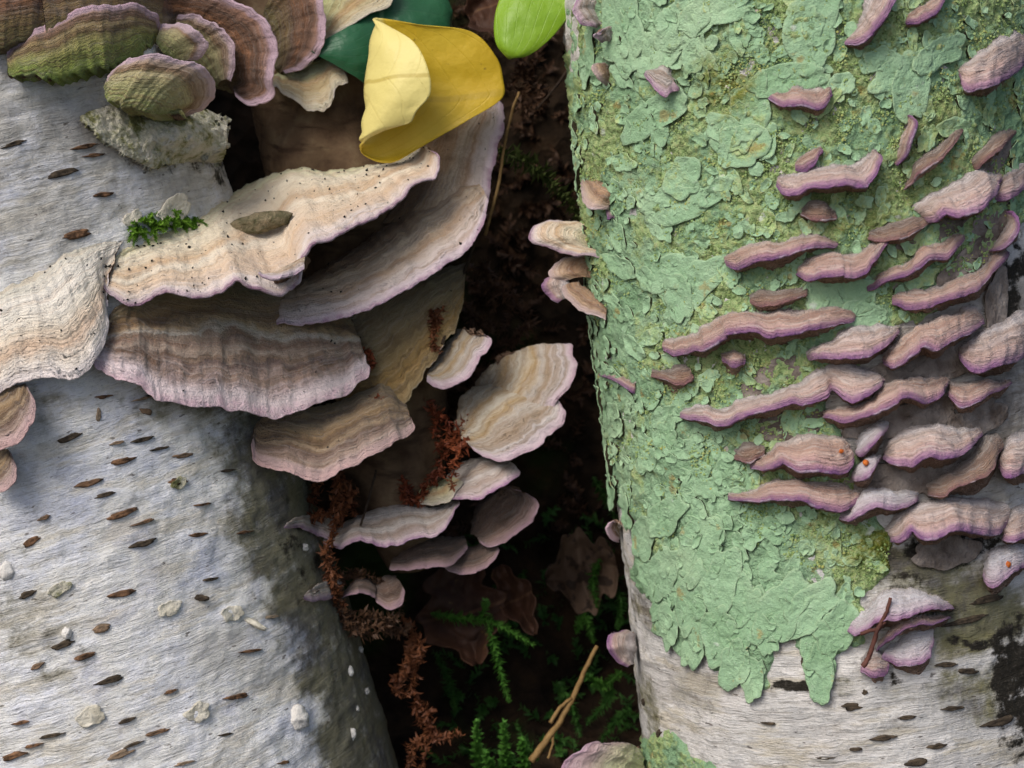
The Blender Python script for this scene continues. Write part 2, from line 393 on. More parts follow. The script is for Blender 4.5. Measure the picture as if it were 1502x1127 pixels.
for (x, y, L, W, a) in LENT_R: lenticel(TR, trunk_r, x, y, L * 1.1, W * .85, a - 6, M_LENTD)

# ------------------------------------------------------------------ bracket fungi
def cap_mat(name, stops, rim, rim_in, rim_mm, bandc, band=.35, hair=.35, mott=.3):
    m = NT(name); p = m.pos(); v = m.attr('v'); u = m.attr('u'); e = m.attr('e')
    wn = m.noise(p, 95, 4, .6)
    vv = m.math('ADD', v, m.math('MULTIPLY', m.math('SUBTRACT', wn, .5), .30))
    c = m.ramp(vv, stops)
    # growth zones: fine rings that follow the edge
    ring = m.noise(m.xyz(m.math('MULTIPLY', m.math('ADD', m.math('MULTIPLY', v, 1.0), m.math('MULTIPLY', wn, .22)), 24), m.math('MULTIPLY', u, 1.2), m.attr('seed')), 1, 3, .6)
    ring2 = m.noise(m.xyz(m.math('MULTIPLY', e, 1250), m.math('MULTIPLY', u, 3), m.attr('seed')), 1, 3, .65)
    c = m.mix(m.math('MULTIPLY', m.sm(ring, .48, .6), band), c, bandc)
    c = m.mix(m.math('MULTIPLY', m.sm(ring2, .52, .68), band * .38), c, tuple(x * .6 for x in bandc))
    c = m.mix(m.math('MULTIPLY', m.sm(ring2, .48, .36), hair * .6), c, (.74, .69, .64))
    mo = m.noise(p, 260, 5, .65)
    c = m.mix(m.math('MULTIPLY', m.sm(mo, .5, .72), mott), c, tuple(x * .5 for x in bandc))
    hairn = m.noise(m.xyz(m.math('MULTIPLY', u, m.attr('len')), m.math('MULTIPLY', e, 250), 0.0), 1600, 3, .6)
    c = m.mix(m.math('MULTIPLY', m.sm(hairn, .45, .75), hair), c, (.74, .69, .66))
    ee = m.math('ADD', e, m.math('MULTIPLY', m.math('SUBTRACT', wn, .5), rim_mm * .0011))
    c = m.mix(m.sm(ee, rim_mm * .0011, rim_mm * .0005), c, rim_in)
    c = m.mix(m.math('MULTIPLY', m.sm(ee, rim_mm * .0006, 0), m.math('ADD', .45, m.math('MULTIPLY', m.sm(mo, .62, .42), .55))), c, rim)
    c = m.mix(m.math('MULTIPLY', m.math('MULTIPLY', m.sm(ee, .0004, 0), m.sm(wn, .52, .62)), .7), c, (.66, .60, .66))
    fine = m.noise(p, 1500, 3, .7)
    h = m.math('ADD', m.math('ADD', m.math('MULTIPLY', ring, 1.), m.math('MULTIPLY', ring2, .6)), m.math('ADD', m.math('MULTIPLY', mo, .8), m.math('MULTIPLY', fine, .5)))
    return m.fin(c, .9, m.bump(h, .0011, 1.), .12, Sheen_Weight=.15, Sheen_Roughness=.5)
CAPM = dict(
    pale=cap_mat('cap_cream', [(.0, (.46, .47, .24)), (.12, (.70, .66, .42)), (.3, (.80, .71, .53)), (.45, (.78, .66, .48)), (.56, (.62, .43, .26)), (.66, (.80, .70, .55)), (.8, (.70, .52, .36)), (.9, (.72, .62, .55)), (1, (.64, .53, .51))], (.27, .16, .22), (.60, .48, .49), 1.9, (.50, .32, .17), .36, .3, .2),
    peach=cap_mat('cap_pale_pink', [(.0, (.15, .085, .04)), (.3, (.27, .165, .085)), (.48, (.48, .34, .21)), (.6, (.68, .56, .42)), (.72, (.50, .34, .22)), (.82, (.63, .53, .47)), (1, (.64, .53, .54))], (.40, .26, .35), (.64, .53, .56), 3.4, (.33, .20, .11), .5, .25, .3),  # brown root zone includes painted shade of the cream shelf above
    crust=cap_mat('cap_ivory_crust', [(.0, (.50, .48, .38)), (.3, (.80, .75, .66)), (.5, (.82, .76, .65)), (.65, (.78, .68, .54)), (.78, (.66, .48, .34)), (.88, (.80, .72, .62)), (1, (.80, .72, .68))], (.76, .66, .63), (.82, .74, .70), 2.4, (.58, .40, .26), .22, .3, .22),
    zoned=cap_mat('cap_zoned_brown', [(.0, (.17, .135, .075)), (.2, (.25, .19, .10)), (.36, (.29, .18, .08)), (.44, (.15, .085, .035)), (.50, (.42, .28, .14)), (.56, (.52, .45, .37)), (.63, (.20, .115, .075)), (.70, (.40, .30, .23)), (.76, (.13, .08, .065)), (.82, (.36, .26, .22)), (1, (.60, .46, .48))], (.62, .43, .48), (.72, .60, .60), 7.5, (.19, .105, .05), .5, .2, .35),
    tan=cap_mat('cap_ochre', [(.0, (.14, .115, .075)), (.4, (.21, .165, .095)), (.7, (.27, .19, .08)), (.85, (.33, .20, .06)), (1, (.40, .29, .14))], (.52, .41, .24), (.36, .25, .12), 1.2, (.14, .085, .035), .45, .15, .35),
    ochre=cap_mat('cap_ochre_pink', [(.0, (.21, .155, .08)), (.22, (.29, .20, .10)), (.32, (.10, .06, .03)), (.38, (.31, .22, .12)), (.5, (.28, .18, .085)), (.58, (.11, .065, .035)), (.64, (.32, .23, .14)), (.72, (.14, .085, .06)), (.82, (.36, .26, .21)), (1, (.46, .32, .30))], (.52, .34, .33), (.48, .34, .32), 3.4, (.14, .08, .035), .5, .18, .35),
    grey=cap_mat('cap_grey_zoned', [(.0, (.26, .20, .12)), (.15, (.44, .40, .32)), (.3, (.33, .22, .10)), (.42, (.50, .45, .36)), (.55, (.38, .26, .12)), (.66, (.46, .41, .36)), (.76, (.36, .27, .19)), (.86, (.52, .46, .44)), (1, (.58, .48, .51))], (.50, .34, .41), (.58, .47, .50), 3.2, (.24, .155, .075), .5, .25, .3),
    lilac=cap_mat('cap_lilac_white', [(.0, (.40, .33, .27)), (.3, (.58, .53, .49)), (.5, (.36, .27, .20)), (.65, (.58, .52, .48)), (.78, (.42, .32, .27)), (.88, (.57, .47, .46)), (1, (.54, .41, .46))], (.36, .20, .32), (.56, .42, .46), 2.1, (.26, .17, .12), .45, .3, .35),
    dusk=cap_mat('cap_dusky_pink', [(.0, (.10, .06, .04)), (.5, (.19, .115, .08)), (.65, (.10, .06, .04)), (.8, (.27, .175, .14)), (1, (.38, .25, .26))], (.43, .27, .32), (.36, .24, .24), 2.2, (.11, .06, .04), .45, .15, .35),
    violet=cap_mat('cap_violet', [(.0, (0.366, 0.296, 0.261)), (.2, (0.561, 0.476, 0.441)), (.42, (0.500, 0.331, 0.249)), (.55, (0.366, 0.203, 0.145)), (.7, (0.561, 0.371, 0.296)), (.85, (0.488, 0.290, 0.273)), (1, (0.403, 0.209, 0.273))], (.17, .075, .18), (.35, .185, .25), 1.75, (.22, .105, .065), .35, .5, .4),
    violetgrey=cap_mat('cap_violet_grey', [(.0, (0.317, 0.278, 0.267)), (.3, (0.634, 0.568, 0.557)), (.5, (0.439, 0.313, 0.255)), (.62, (0.610, 0.476, 0.429)), (.75, (0.512, 0.336, 0.273)), (.88, (0.561, 0.371, 0.360)), (1, (0.451, 0.244, 0.325))], (.22, .10, .22), (.40, .23, .31), 1.9, (.23, .135, .10), .35, .55, .4),
    brown=cap_mat('cap_dry_brown', [(.0, (.22, .19, .165)), (.35, (.30, .24, .20)), (.6, (.20, .115, .075)), (.8, (.30, .175, .11)), (1, (.27, .15, .125))], (.22, .11, .115), (.27, .15, .125), 1.3, (.13, .07, .04), .4, .4, .4),
    white=cap_mat('cap_bleached', [(.0, (.52, .49, .50)), (.5, (.66, .64, .67)), (.8, (.56, .48, .52)), (1, (.40, .26, .36))], (.25, .12, .23), (.48, .33, .43), 1.7, (.34, .25, .24), .3, .4, .3),
    algae=cap_mat('cap_algae_green', [(.0, (.18, .25, .04)), (.25, (.25, .28, .06)), (.42, (.33, .29, .10)), (.52, (.17, .11, .045)), (.62, (.34, .25, .11)), (.72, (.17, .09, .045)), (.84, (.30, .18, .13)), (1, (.44, .30, .32))], (.52, .35, .42), (.46, .32, .36), 3.0, (.12, .07, .03), .5, .15, .4),
    algaepale=cap_mat('cap_algae_pale', [(.0, (.20, .24, .06)), (.3, (.36, .34, .15)), (.55, (.44, .38, .19)), (.66, (.26, .16, .08)), (.8, (.42, .30, .22)), (1, (.52, .38, .40))], (.58, .42, .48), (.54, .40, .43), 3.2, (.18, .10, .05), .45, .2, .35),
    rust=cap_mat('cap_rust_brown', [(.0, (.12, .105, .03)), (.3, (.18, .12, .045)), (.45, (.10, .05, .022)), (.6, (.24, .105, .045)), (.75, (.12, .06, .035)), (.86, (.28, .15, .10)), (1, (.48, .34, .37))], (.56, .40, .46), (.50, .35, .40), 3.2, (.10, .05, .025), .55, .12, .45),
    lime=cap_mat('cap_pale_lime', [(.0, (.40, .42, .15)), (.45, (.56, .56, .30)), (.6, (.50, .33, .15)), (.75, (.54, .46, .27)), (1, (.62, .56, .42))], (.60, .53, .43), (.58, .52, .38), 1.6, (.42, .24, .08), .35, .2, .25),
    limepink=cap_mat('cap_lime_pink', [(.0, (.45, .50, .22)), (.4, (.50, .50, .30)), (.7, (.48, .36, .34)), (1, (.42, .27, .33))], (.36, .22, .29), (.46, .32, .37), 2.5, (.30, .20, .16), .35, .25, .3),
    tanpink=cap_mat('cap_tan_curl', [(.0, (.34, .20, .11)), (.4, (.48, .29, .16)), (.55, (.28, .15, .08)), (.75, (.54, .37, .24)), (1, (.55, .43, .40))], (.55, .42, .40), (.52, .38, .33), 1.5, (.28, .14, .06), .4, .25, .35))
def pore_mat(name, c1, c2):
    m = NT(name); p = m.pos(); v = m.voro(p, 1500); n = m.noise(p, 200, 4)
    c = m.mix(m.sm(v, .35, .1), m.ramp(n, [(.3, c1), (.7, c2)]), tuple(x * .3 for x in c1))
    return m.fin(c, .9, m.bump(m.math('ADD', v, n), .001), .15)
PORE = dict(a=pore_mat('pores_brown', (.14, .085, .055), (.26, .17, .12)), b=pore_mat('pores_mauve', (.26, .16, .11), (.42, .29, .22)))
M_SPECK = dark_mat('black_specks', (.008, .008, .007), (.03, .028, .025))

def fuzz_mat(name, st):
    m = NT(name); return m.fin(m.mix(m.math('MULTIPLY', m.attr('rnd'), .5), m.ramp(m.attr('v'), st), (.56, .53, .51)), .9, None, .1)
M_FUZZ = [fuzz_mat('grey_lilac_hairs', [(0, (.33, .30, .28)), (.4, (.46, .40, .38)), (.7, (.46, .33, .32)), (1, (.36, .21, .32))]), fuzz_mat('tan_hairs', [(0, (.27, .235, .20)), (.6, (.36, .26, .20)), (1, (.34, .22, .19))])]
OCT = np.array([(1, 0, 0), (-1, 0, 0), (0, 1, 0), (0, -1, 0), (0, 0, 1), (0, 0, -1)], float)
OCTF = [(0, 2, 4), (2, 1, 4), (1, 3, 4), (3, 0, 4), (2, 0, 5), (1, 2, 5), (3, 1, 5), (0, 3, 5)]
CAPS = {}
_bid = 0
def bracket(typ, A, M, protr, label, group=None, side='L', tr=2.6, te=.7, wav=1.0, bulge=.13, specks=0, key=None, ad=None, md=None, sag=0.0, cat='fungus', name='bracket_fungus', endt=.25, arag=1., face=False, inn=.006, fuzz=None):
    """A: line of attachment, M: free margin, in photograph pixels; protr: how far the margin stands off the wood (mm)."""
    global _bid; _bid += 1; sdn = _bid * 1.37
    A = np.array(A, float); M = np.array(M, float)
    span = max(np.linalg.norm(np.diff(M, axis=0), axis=1).sum(), np.linalg.norm(np.diff(A, axis=0), axis=1).sum())
    N = int(np.clip(span / 2.2, 24, 220)); a = pline(A, N); mm = pline(M, N); u = np.linspace(0, 1, N)
    # ragged, finely scalloped margin
    nrm = mm - a; ln = np.linalg.norm(nrm, axis=1)[:, None] + 1e-6; nrm = nrm / ln
    rag = (n1(u * span / 34, sdn) * 4.2 + n1(u * span / 13, sdn + 9) * 2.4 + n1(u * span / 5.5, sdn + 19) * 1.1) * wav * np.minimum(1, ln[:, 0] / 25)
    mm = mm + nrm * rag[:, None]
    a = a + nrm * (arag * (n1(u * span / 30, sdn + 21) * 2.6 + n1(u * span / 10, sdn + 22) * 1.3) * np.minimum(1, ln[:, 0] / 30))[:, None]
    fd = depth_left if side == 'L' else depth_right
    da = fd(a[:, 0], a[:, 1]) if ad is None else np.interp(u, np.linspace(0, 1, len(ad)), ad)
    if ad is None:
        k = max(3, N // 6) | 1; pad = np.r_[np.full(k // 2, da[0]), da, np.full(k // 2, da[-1])]; da = np.minimum(da + .0005, np.convolve(pad, np.ones(k) / k, 'valid'))
    tp = np.sin(np.pi * np.clip(u, 0, 1)) ** .55; tp = endt + (1 - endt) * tp
    dm = da - protr * .001 * tp if md is None else np.interp(u, np.linspace(0, 1, len(md)), md)
    if md is None and side == 'R':
        t2, ok2, _, _ = TR.hit(mm[:, 0], mm[:, 1]); dm = np.minimum(dm, np.where(ok2, t2 - .0015, 9))
    if md is None and side == 'L':
        dm = np.minimum(dm, depth_left(mm[:, 0], mm[:, 1]) - .0015)
    Aw = pt(a[:, 0], a[:, 1], da); Mw = pt(mm[:, 0], mm[:, 1], dm)
    L = np.linalg.norm(Mw - Aw, axis=1)
    K = int(np.clip(L.mean() / .00075, 9, 46)); v = np.linspace(0, 1, K)
    S = Aw[:, None] + (Mw - Aw)[:, None] * v[None, :, None]
    up = np.array([0, -.45, .9]); up /= np.linalg.norm(up)
    lift = bulge * L[:, None] * (4 * v * (1 - v))[None] - sag * .001 * (v ** 3)[None]
    wave = (n1(u * span / 60, sdn + 3) * 1.5 + n1(u * span / 24, sdn + 4) * .6)[:, None] * (v ** 1.6)[None] * .0011 * wav * min(1, L.mean() / .012)
    S = S + up * (lift + wave)[..., None]
    # keep the shelf in front of the wood it grows on
    sx, sy, sdp = proj(S); wd = depth_left(sx, sy) if side == 'L' else np.where(TR.hit(sx, sy)[1], TR.hit(sx, sy)[0], 9.)
    push = np.maximum(0, sdp - (wd - .0012 - .0025 * v[None])) * sstep(0, .12, v)[None]
    kk = max(3, N // 9) | 1; ker = np.hanning(kk + 2)[1:-1]; ker /= ker.sum(); pp_ = np.pad(push, ((kk // 2, kk // 2), (0, 0)), 'edge')
    push = np.maximum(push, 1.25 * sum(ker[i_] * pp_[i_:i_ + N] for i_ in range(kk)))
    S = CAM + (S - CAM) * ((sdp - push) / sdp)[..., None]
    # relief: concentric furrows and radial ridges
    du = np.gradient(S, axis=0); dv = np.gradient(S, axis=1); Nn = np.cross(du, dv); Nn /= np.linalg.norm(Nn, axis=-1, keepdims=True) + 1e-12
    if (Nn @ (-F if face else up * .7 - F * .5)).mean() < 0: Nn = -Nn
    uu = u[:, None] * span / 40; vv = v[None] * np.maximum(L.mean(), .006) * 420
    rel = perlin(np.stack([uu * .5 + 0 * vv, vv * 1.0 + .6 * n1(u * span / 45, sdn + 5)[:, None], 0 * uu + 0 * vv + sdn], -1)) * .00042
    rel = rel + perlin(np.stack([uu * 3 + 0 * vv, vv * .3 + 0 * uu, 0 * uu + 0 * vv + sdn + 5], -1)) * .0003
    rel = rel + fbm(S * 260 + sdn, 3) * (.00045 if side == 'L' else .0006)
    rel = rel + (n1(u * span / 38, sdn + 31)[:, None] * .0012 + perlin(S * 150 + sdn * 2) * .0007) * (.55 if side == 'L' else 1.) * np.sin(np.pi * v * .85 + .2)[None] + perlin(np.stack([uu * 5 + 0 * vv, vv * .22 + 0 * uu, 0 * uu + 0 * vv + sdn + 15], -1)) * .00022
    S = S + Nn * (rel * np.minimum(1, L.mean() / .008))[..., None] * .9
    thick = ((te + (tr - te) * (1 - v[None]) ** 1.3) * .001) * (0.15 + .85 * np.sin(np.pi * u) ** .4)[:, None]
    B = S - Nn * thick[..., None]
    out = Mw - Aw; out /= np.linalg.norm(out, axis=1)[:, None] + 1e-9
    te_u = thick[:, -1:]
    r1 = S[:, -1] - Nn[:, -1] * te_u * .2 + out * te_u * .35; r2 = S[:, -1] - Nn[:, -1] * te_u * .65 + out * te_u * .42; r3 = B[:, -1] + out * te_u * .15
    inn = F * inn
    root = S[:, 0] + inn; rootb = B[:, 0] + inn
    top = np.concatenate([root[:, None], S, r1[:, None], r2[:, None], r3[:, None]], 1)
    vt = np.r_[0, v, 1, 1, 1]; et = np.concatenate([L[:, None], L[:, None] * (1 - v)[None], np.zeros((N, 3))], 1)
    nn, mmn = top.shape[:2]
    at = dict(v=np.broadcast_to(vt, (nn, mmn)).ravel(), u=np.broadcast_to(u[:, None], (nn, mmn)).ravel(), e=et.ravel(), seed=np.full(nn * mmn, sdn), len=np.full(nn * mmn, span / 751 * TAN * .57))
    o = empty(name, label, cat, group)
    link('cap', mesh('cap', top, gridf(nn, mmn), True, at), CAPM[typ], o)
    if side == 'R' and not face:
        dp = (4 + 15 * np.clip(.55 + n1(u * span / 55, sdn + 41), .1, 1.4)) * np.sin(np.pi * u) ** .5
        ex = mm[:, 0] + 2; ey = mm[:, 1] + dp; te2, ok3, _, _ = TR.hit(ex, ey); te2 = np.where(ok3, te2, dm + .004) + .0008
        De = pt(ex, ey, te2); kv = np.linspace(0, 1, K)[None, :, None]
        B = (r3[:, None] * (1 - kv) + De[:, None] * kv)[:, ::-1]; B = B + F * (np.sin(np.pi * kv[:, ::-1]) * .0015) + (fbm(B * 500 + sdn, 2) * .0006)[..., None] * U
        rootb = De + F * .004
    bot = np.concatenate([r3[:, None], B[:, ::-1], rootb[:, None]], 1)[:, ::(1 if K < 14 else 2)]
    link('pore_surface', mesh('pore_surface', bot, gridf(*bot.shape[:2])), PORE['a' if side == 'L' else 'b'], o)
    if fuzz is None: fuzz = 2.6 if side == 'R' else 0
    if fuzz:                                                     # short felt of hairs on the upper side
        nf = int(np.clip(span * .21 * L.mean() * 1000 * fuzz, 150, 1500)); fi = rng.integers(1, N - 1, nf); fj = np.clip((rng.random(nf) ** 1.25 * (K - 1)).astype(int), 0, K - 2)
        fv = v[fj]; b0 = S[fi, fj] + dv[fi, fj] * rng.random(nf)[:, None] + du[fi, fj] * rng.uniform(-.5, .5, nf)[:, None]
        hd = Nn[fi, fj] * rng.uniform(.4, 1.1, nf)[:, None] + out[fi] * rng.uniform(0, .9, nf)[:, None] + rng.normal(size=(nf, 3)) * .35; hd /= np.linalg.norm(hd, axis=1)[:, None]
        hl = rng.uniform(.0005, .0012, nf) * (1 - .55 * fv); sdv = np.cross(hd, rng.normal(size=(nf, 3))); sdv /= np.linalg.norm(sdv, axis=1)[:, None]
        FV = np.stack([b0 - sdv * .00008 - Nn[fi, fj] * .0002, b0 + sdv * .00008 - Nn[fi, fj] * .0002, b0 + hd * hl[:, None]], 1)
        link('felt', mesh('felt', FV.reshape(-1, 3), np.arange(nf * 3).reshape(-1, 3), True, dict(v=np.repeat(fv, 3), rnd=np.repeat(rng.random(nf), 3))), M_FUZZ[typ in ('brown', 'tanpink', 'pale')], o)['kind'] = 'stuff'
    if specks:
        mu = Multi()
        for _ in range(specks):
            i = rng.integers(2, N - 2); j = rng.integers(int(K * .1), K - 1)
            r = .00018 + .00038 * rng.random() ** 2
            q = OCT * np.array([r * (1 + rng.random()), r, r * .7]) @ np.linalg.qr(rng.normal(size=(3, 3)))[0]
            mu.add(S[i, j] + Nn[i, j] * r * .4 + q, OCTF)
        mu.build('black_specks', M_SPECK, o)['kind'] = 'stuff'
    if key: CAPS[key] = (S, Nn)
    return o

GL = 'shelf fungi on the bare white birch'
# --- the cluster on the bare white birch
bracket('crust', [(-30, 440), (20, 412), (60, 388), (105, 362), (150, 352), (185, 350)], [(-30, 580), (0, 572), (30, 560), (70, 553), (100, 556), (128, 543), (152, 516), (158, 480), (156, 440), (160, 400)], 5, 'ivory crust of fungus spreading flat over the white bark beside the zoned shelf', GL, specks=26, tr=2, wav=1.3)
bracket('pale', [(156, 398), (172, 372), (205, 352), (250, 338), (300, 312), (340, 286), (380, 262), (430, 246), (480, 250), (540, 244), (590, 232), (608, 224)], [(148, 408), (158, 430), (190, 445), (215, 440), (240, 430), (290, 434), (330, 420), (350, 411), (368, 420), (405, 427), (434, 414), (440, 388), (452, 368), (480, 352), (520, 331), (560, 312), (592, 288), (612, 270), (636, 262), (641, 240), (630, 224)], 21, 'large black-specked cream shelf fungus with purple edge, carrying a wood chip', GL, specks=150, key='L1a', wav=.8, te=1.1, bulge=.08, md=[.556, .556, .558, .560, .563, .566, .570, .575, .580, .588, .596, .603, .610])
bracket('peach', [(404, 418), (420, 400), (450, 376)], [(380, 399), (392, 405), (420, 404), (446, 394)], 6, 'small purple-edged flap of fungus turned out at a notch in the large cream shelf', GL, ad=[.572, .576, .584], md=[.557, .558, .566], te=1.2)
bracket('peach', [(388, 462), (425, 425), (490, 382), (560, 335), (600, 298), (640, 272), (692, 272)], [(383, 468), (430, 475), (480, 462), (540, 447), (600, 415), (650, 385), (690, 357), (711, 325), (716, 293)], 21, 'long pink-edged shelf fungus tucked directly under the large cream shelf', GL, specks=18, key='L2a', te=.9, sag=1, md=[.598, .596, .597, .600, .605, .612, .622])
bracket('peach', [(560, 330), (590, 280), (606, 235), (618, 205), (640, 174), (680, 152), (705, 143)], [(690, 345), (716, 296), (722, 250), (730, 215), (741, 180), (738, 150), (722, 140)], 14, 'upright pale pink shelf fungus whose tip touches the yellow leaf', GL, specks=8, key='L2b')
bracket('zoned', [(158, 486), (172, 448), (235, 418), (310, 402), (390, 402), (450, 420), (500, 448), (520, 494)], [(134, 522), (160, 550), (200, 565), (240, 590), (290, 598), (340, 598), (400, 606), (450, 596), (500, 580), (535, 556), (541, 540), (528, 516)], 24, 'broad brown-banded shelf fungus with wide frilly pinkish white rim', GL, specks=14, key='L3', wav=1.2, ad=[.561, .572, .590, .606, .617, .624, .630, .633], md=[.552, .552, .557, .565, .574, .584, .593, .602, .612])
bracket('tan', [(440, 470), (500, 440), (570, 415), (640, 395), (685, 385)], [(500, 610), (560, 608), (577, 606), (598, 582), (604, 572), (616, 557), (632, 535), (648, 515), (668, 478), (680, 440)], 6, 'large ochre fan of fungus hanging below the pink-edged shelf', GL, specks=4, key='L5', wav=1.5, ad=[.640, .630, .628, .63, .64], md=[.628, .622, .622, .624, .63])
bracket('grey', [(628, 545), (645, 518), (660, 496), (672, 484)], [(626, 558), (652, 571), (672, 568), (691, 550), (702, 522), (716, 508), (717, 494), (686, 489)], 8, 'small ring-patterned lobe at the right side of the ochre fan', GL, ad=[.628, .632, .636], md=[.622, .618, .618, .626], key='L6')
bracket('ochre', [(374, 625), (400, 602), (470, 596), (530, 574), (566, 566), (596, 600)], [(368, 650), (376, 676), (410, 690), (450, 701), (480, 698), (520, 685), (560, 665), (590, 645), (608, 625), (600, 612)], 16, 'ochre shelf fungus with dark furrows and pink rim below the broad brown-banded one', GL, specks=3, key='L4', ad=[.602, .605, .611, .619, .626], md=[.593, .590, .592, .598, .610])
bracket('grey', [(682, 640), (692, 600), (698, 565), (712, 543), (738, 532)], [(735, 650), (800, 618), (818, 588), (840, 560), (846, 537), (838, 526), (834, 507), (800, 511), (765, 520)], 9, 'grey and tan zoned lobe with lilac edge jutting out over the dark gap', GL, ad=[.640, .642, .646, .652, .656], md=[.630, .626, .624, .632, .64], specks=2, key='L7a')
bracket('grey', [(664, 640), (668, 610), (676, 585), (700, 566), (730, 560)], [(694, 660), (712, 671), (732, 678), (760, 669), (794, 654), (800, 640), (824, 626), (827, 605), (816, 588)], 9, 'grey zoned fan with pink rim fused under the lilac-edged lobe over the gap', GL, ad=[.636, .638, .640, .642, .644], md=[.624, .620, .620, .622, .626], key='L7b')
bracket('lilac', [(655, 700), (672, 684), (696, 672), (722, 674)], [(662, 731), (704, 730), (733, 717), (757, 702), (763, 690), (746, 683)], 9, 'small smooth lilac shelf fungus with rusty moss lying against it', GL, ad=[.640, .640, .642, .644], md=[.626, .622, .622, .632])
bracket('dusk', [(690, 785), (696, 750), (712, 732), (734, 722)], [(706, 797), (722, 802), (752, 785), (780, 761), (792, 738), (776, 724), (752, 719)], 8, 'dusky lilac shelf fungus half hidden in the gap behind the lilac shelf', GL, ad=[.652, .652, .654, .656], md=[.640, .638, .638, .646])
bracket('lilac', [(478, 782), (520, 762), (550, 747), (590, 739), (636, 742), (670, 734)], [(474, 799), (500, 803), (528, 795), (572, 799), (616, 786), (632, 790), (652, 776), (675, 738)], 12, 'wavy whitish shelf fungus with violet rim draped in rusty moss', GL, ad=[.636, .633, .632, .634, .638], md=[.624, .618, .618, .620, .628], key='L10')
bracket('lilac', [(424, 768), (440, 757), (476, 750), (490, 760)], [(416, 774), (440, 778), (462, 784), (486, 791)], 8, 'narrow whitish shelf fungus tip poking out left of the rusty moss', GL, ad=[.634, .632, .632, .634], md=[.625, .622, .624])
bracket('dusk', [(578, 818), (604, 800), (640, 790), (682, 790)], [(571, 836), (604, 837), (644, 829), (672, 820), (686, 803)], 9, 'dusky brown shelf fungus with lilac edge below the wavy whitish one', GL, ad=[.645, .643, .643, .646], md=[.632, .629, .630, .638])
bracket('dusk', [(664, 820), (684, 806), (708, 798), (726, 800)], [(654, 832), (676, 839), (700, 837), (720, 825), (733, 808)], 8, 'smaller dusky shelf fungus with scalloped lilac edge fused to the dusky brown one', GL, ad=[.648, .648, .65], md=[.638, .635, .642])
bracket('lilac', [(452, 868), (468, 855), (490, 850), (505, 858)], [(445, 876), (460, 880), (476, 880), (495, 876)], 7, 'small pointed lilac shelf fungus at the foot of the rusty moss clump', GL, ad=[.634, .632, .634], md=[.628, .626, .629])
bracket('dusk', [(505, 872), (516, 854), (535, 850), (552, 862)], [(500, 878), (516, 872), (534, 868), (550, 878)], 8, 'small arched brown-lilac shelf fungus over a dark hollow in the rusty moss', GL, ad=[.636, .634, .636], md=[.628, .625, .629])
bracket('dusk', [(548, 860), (562, 848), (580, 846)], [(552, 884), (570, 892), (588, 886), (594, 868)], 8, 'small rounded brown shelf fungus beside the arched one in rusty moss', GL, ad=[.64, .638, .64], md=[.630, .628, .632])
bracket('ochre', [(-20, 590), (-10, 570), (15, 566), (34, 564)], [(-20, 662), (8, 658), (30, 645), (48, 620), (51, 592), (40, 568)], 11, 'smooth tan shelf fungus with pale pink edge below the ivory crust', GL, side='L')
bracket('ochre', [(-15, 672), (-4, 660), (10, 658)], [(-15, 720), (8, 716), (24, 692), (20, 668)], 9, 'small tan shelf fungus below the smooth tan one on white bark', GL)
bracket('lime', [(612, 722), (632, 712), (660, 702)], [(616, 738), (640, 738), (664, 728), (680, 706)], 5, 'cream scrap of fungus caught in the rusty red moss', GL, ad=[.634, .634, .636], md=[.628, .624, .628])
# --- the algae-green rosette higher up
GT = 'green-tinged fungus rosette on the bare birch'
bracket('rust', [(-30, 80), (0, 72), (40, 58), (80, 40)], [(-30, -25), (0, -20), (50, -18), (100, -14)], 4, 'rust-brown banded fungus lobe behind the green-topped one', GT, face=True, inn=.015, ad=[.536, .538, .545, .552], md=[.543, .546, .552, .560])
bracket('rust', [(232, 60), (262, 92), (290, 118), (318, 128), (338, 132)], [(225, -20), (300, -14), (345, 6), (376, 20), (396, 42), (403, 76), (398, 112), (394, 138), (368, 152), (346, 142)], 12, 'large rust-brown fungus lobe with thick pink rim beside the green-topped one', GT, face=True, ad=[.612, .618, .622, .628], md=[.608, .602, .602, .604, .612], specks=0, te=1.4)
bracket('algaepale', [(255, 55), (272, 80), (296, 110), (318, 126)], [(262, 20), (300, 28), (332, 50), (345, 85), (338, 118)], 6, 'olive inner ring lobe lying on the large rust-brown lobe', GT, face=True, ad=[.606, .61, .612, .616], md=[.602, .600, .602, .606])
bracket('rust', [(385, 20), (398, 60), (402, 96), (410, 112)], [(420, -30), (468, -15), (476, 40), (468, 76), (442, 100), (418, 108)], 9, 'rust-brown fungus lobe squeezed between the large brown and pale lime lobes', GT, face=True, ad=[.625, .628, .632], md=[.616, .612, .614, .622])
bracket('lime', [(430, 110), (448, 84), (456, 50), (462, 0), (470, -30)], [(446, 104), (476, 66), (502, 42), (540, 20), (572, 8), (580, -30)], 8, 'pale lime-cream fungus lobe beside the dark green ivy leaf', GT, face=True, ad=[.63, .63, .63], md=[.622, .618, .620])
bracket('lime', [(398, 112), (420, 102), (450, 92), (486, 84), (505, 92)], [(396, 128), (425, 140), (452, 156), (482, 150), (496, 131), (511, 118), (504, 100)], 9, 'pale lime fungus lobe with orange centre hanging over a dark hollow', GT, ad=[.634, .632, .634], md=[.622, .618, .622], wav=2)
bracket('algae', [(14, 118), (60, 112), (120, 106), (175, 92), (215, 70), (232, 52)], [(10, 78), (20, 60), (46, 49), (76, 34), (110, 18), (150, 8), (190, 8), (216, 16), (232, 28), (238, 46)], 16, 'large green-topped fungus lobe with pink upper rim over the bare bark', GT, te=1.4, bulge=.12, arag=5., face=True, inn=.02, ad=[.537, .543, .550, .558, .572, .590], md=[.543, .546, .552, .560, .574, .592])
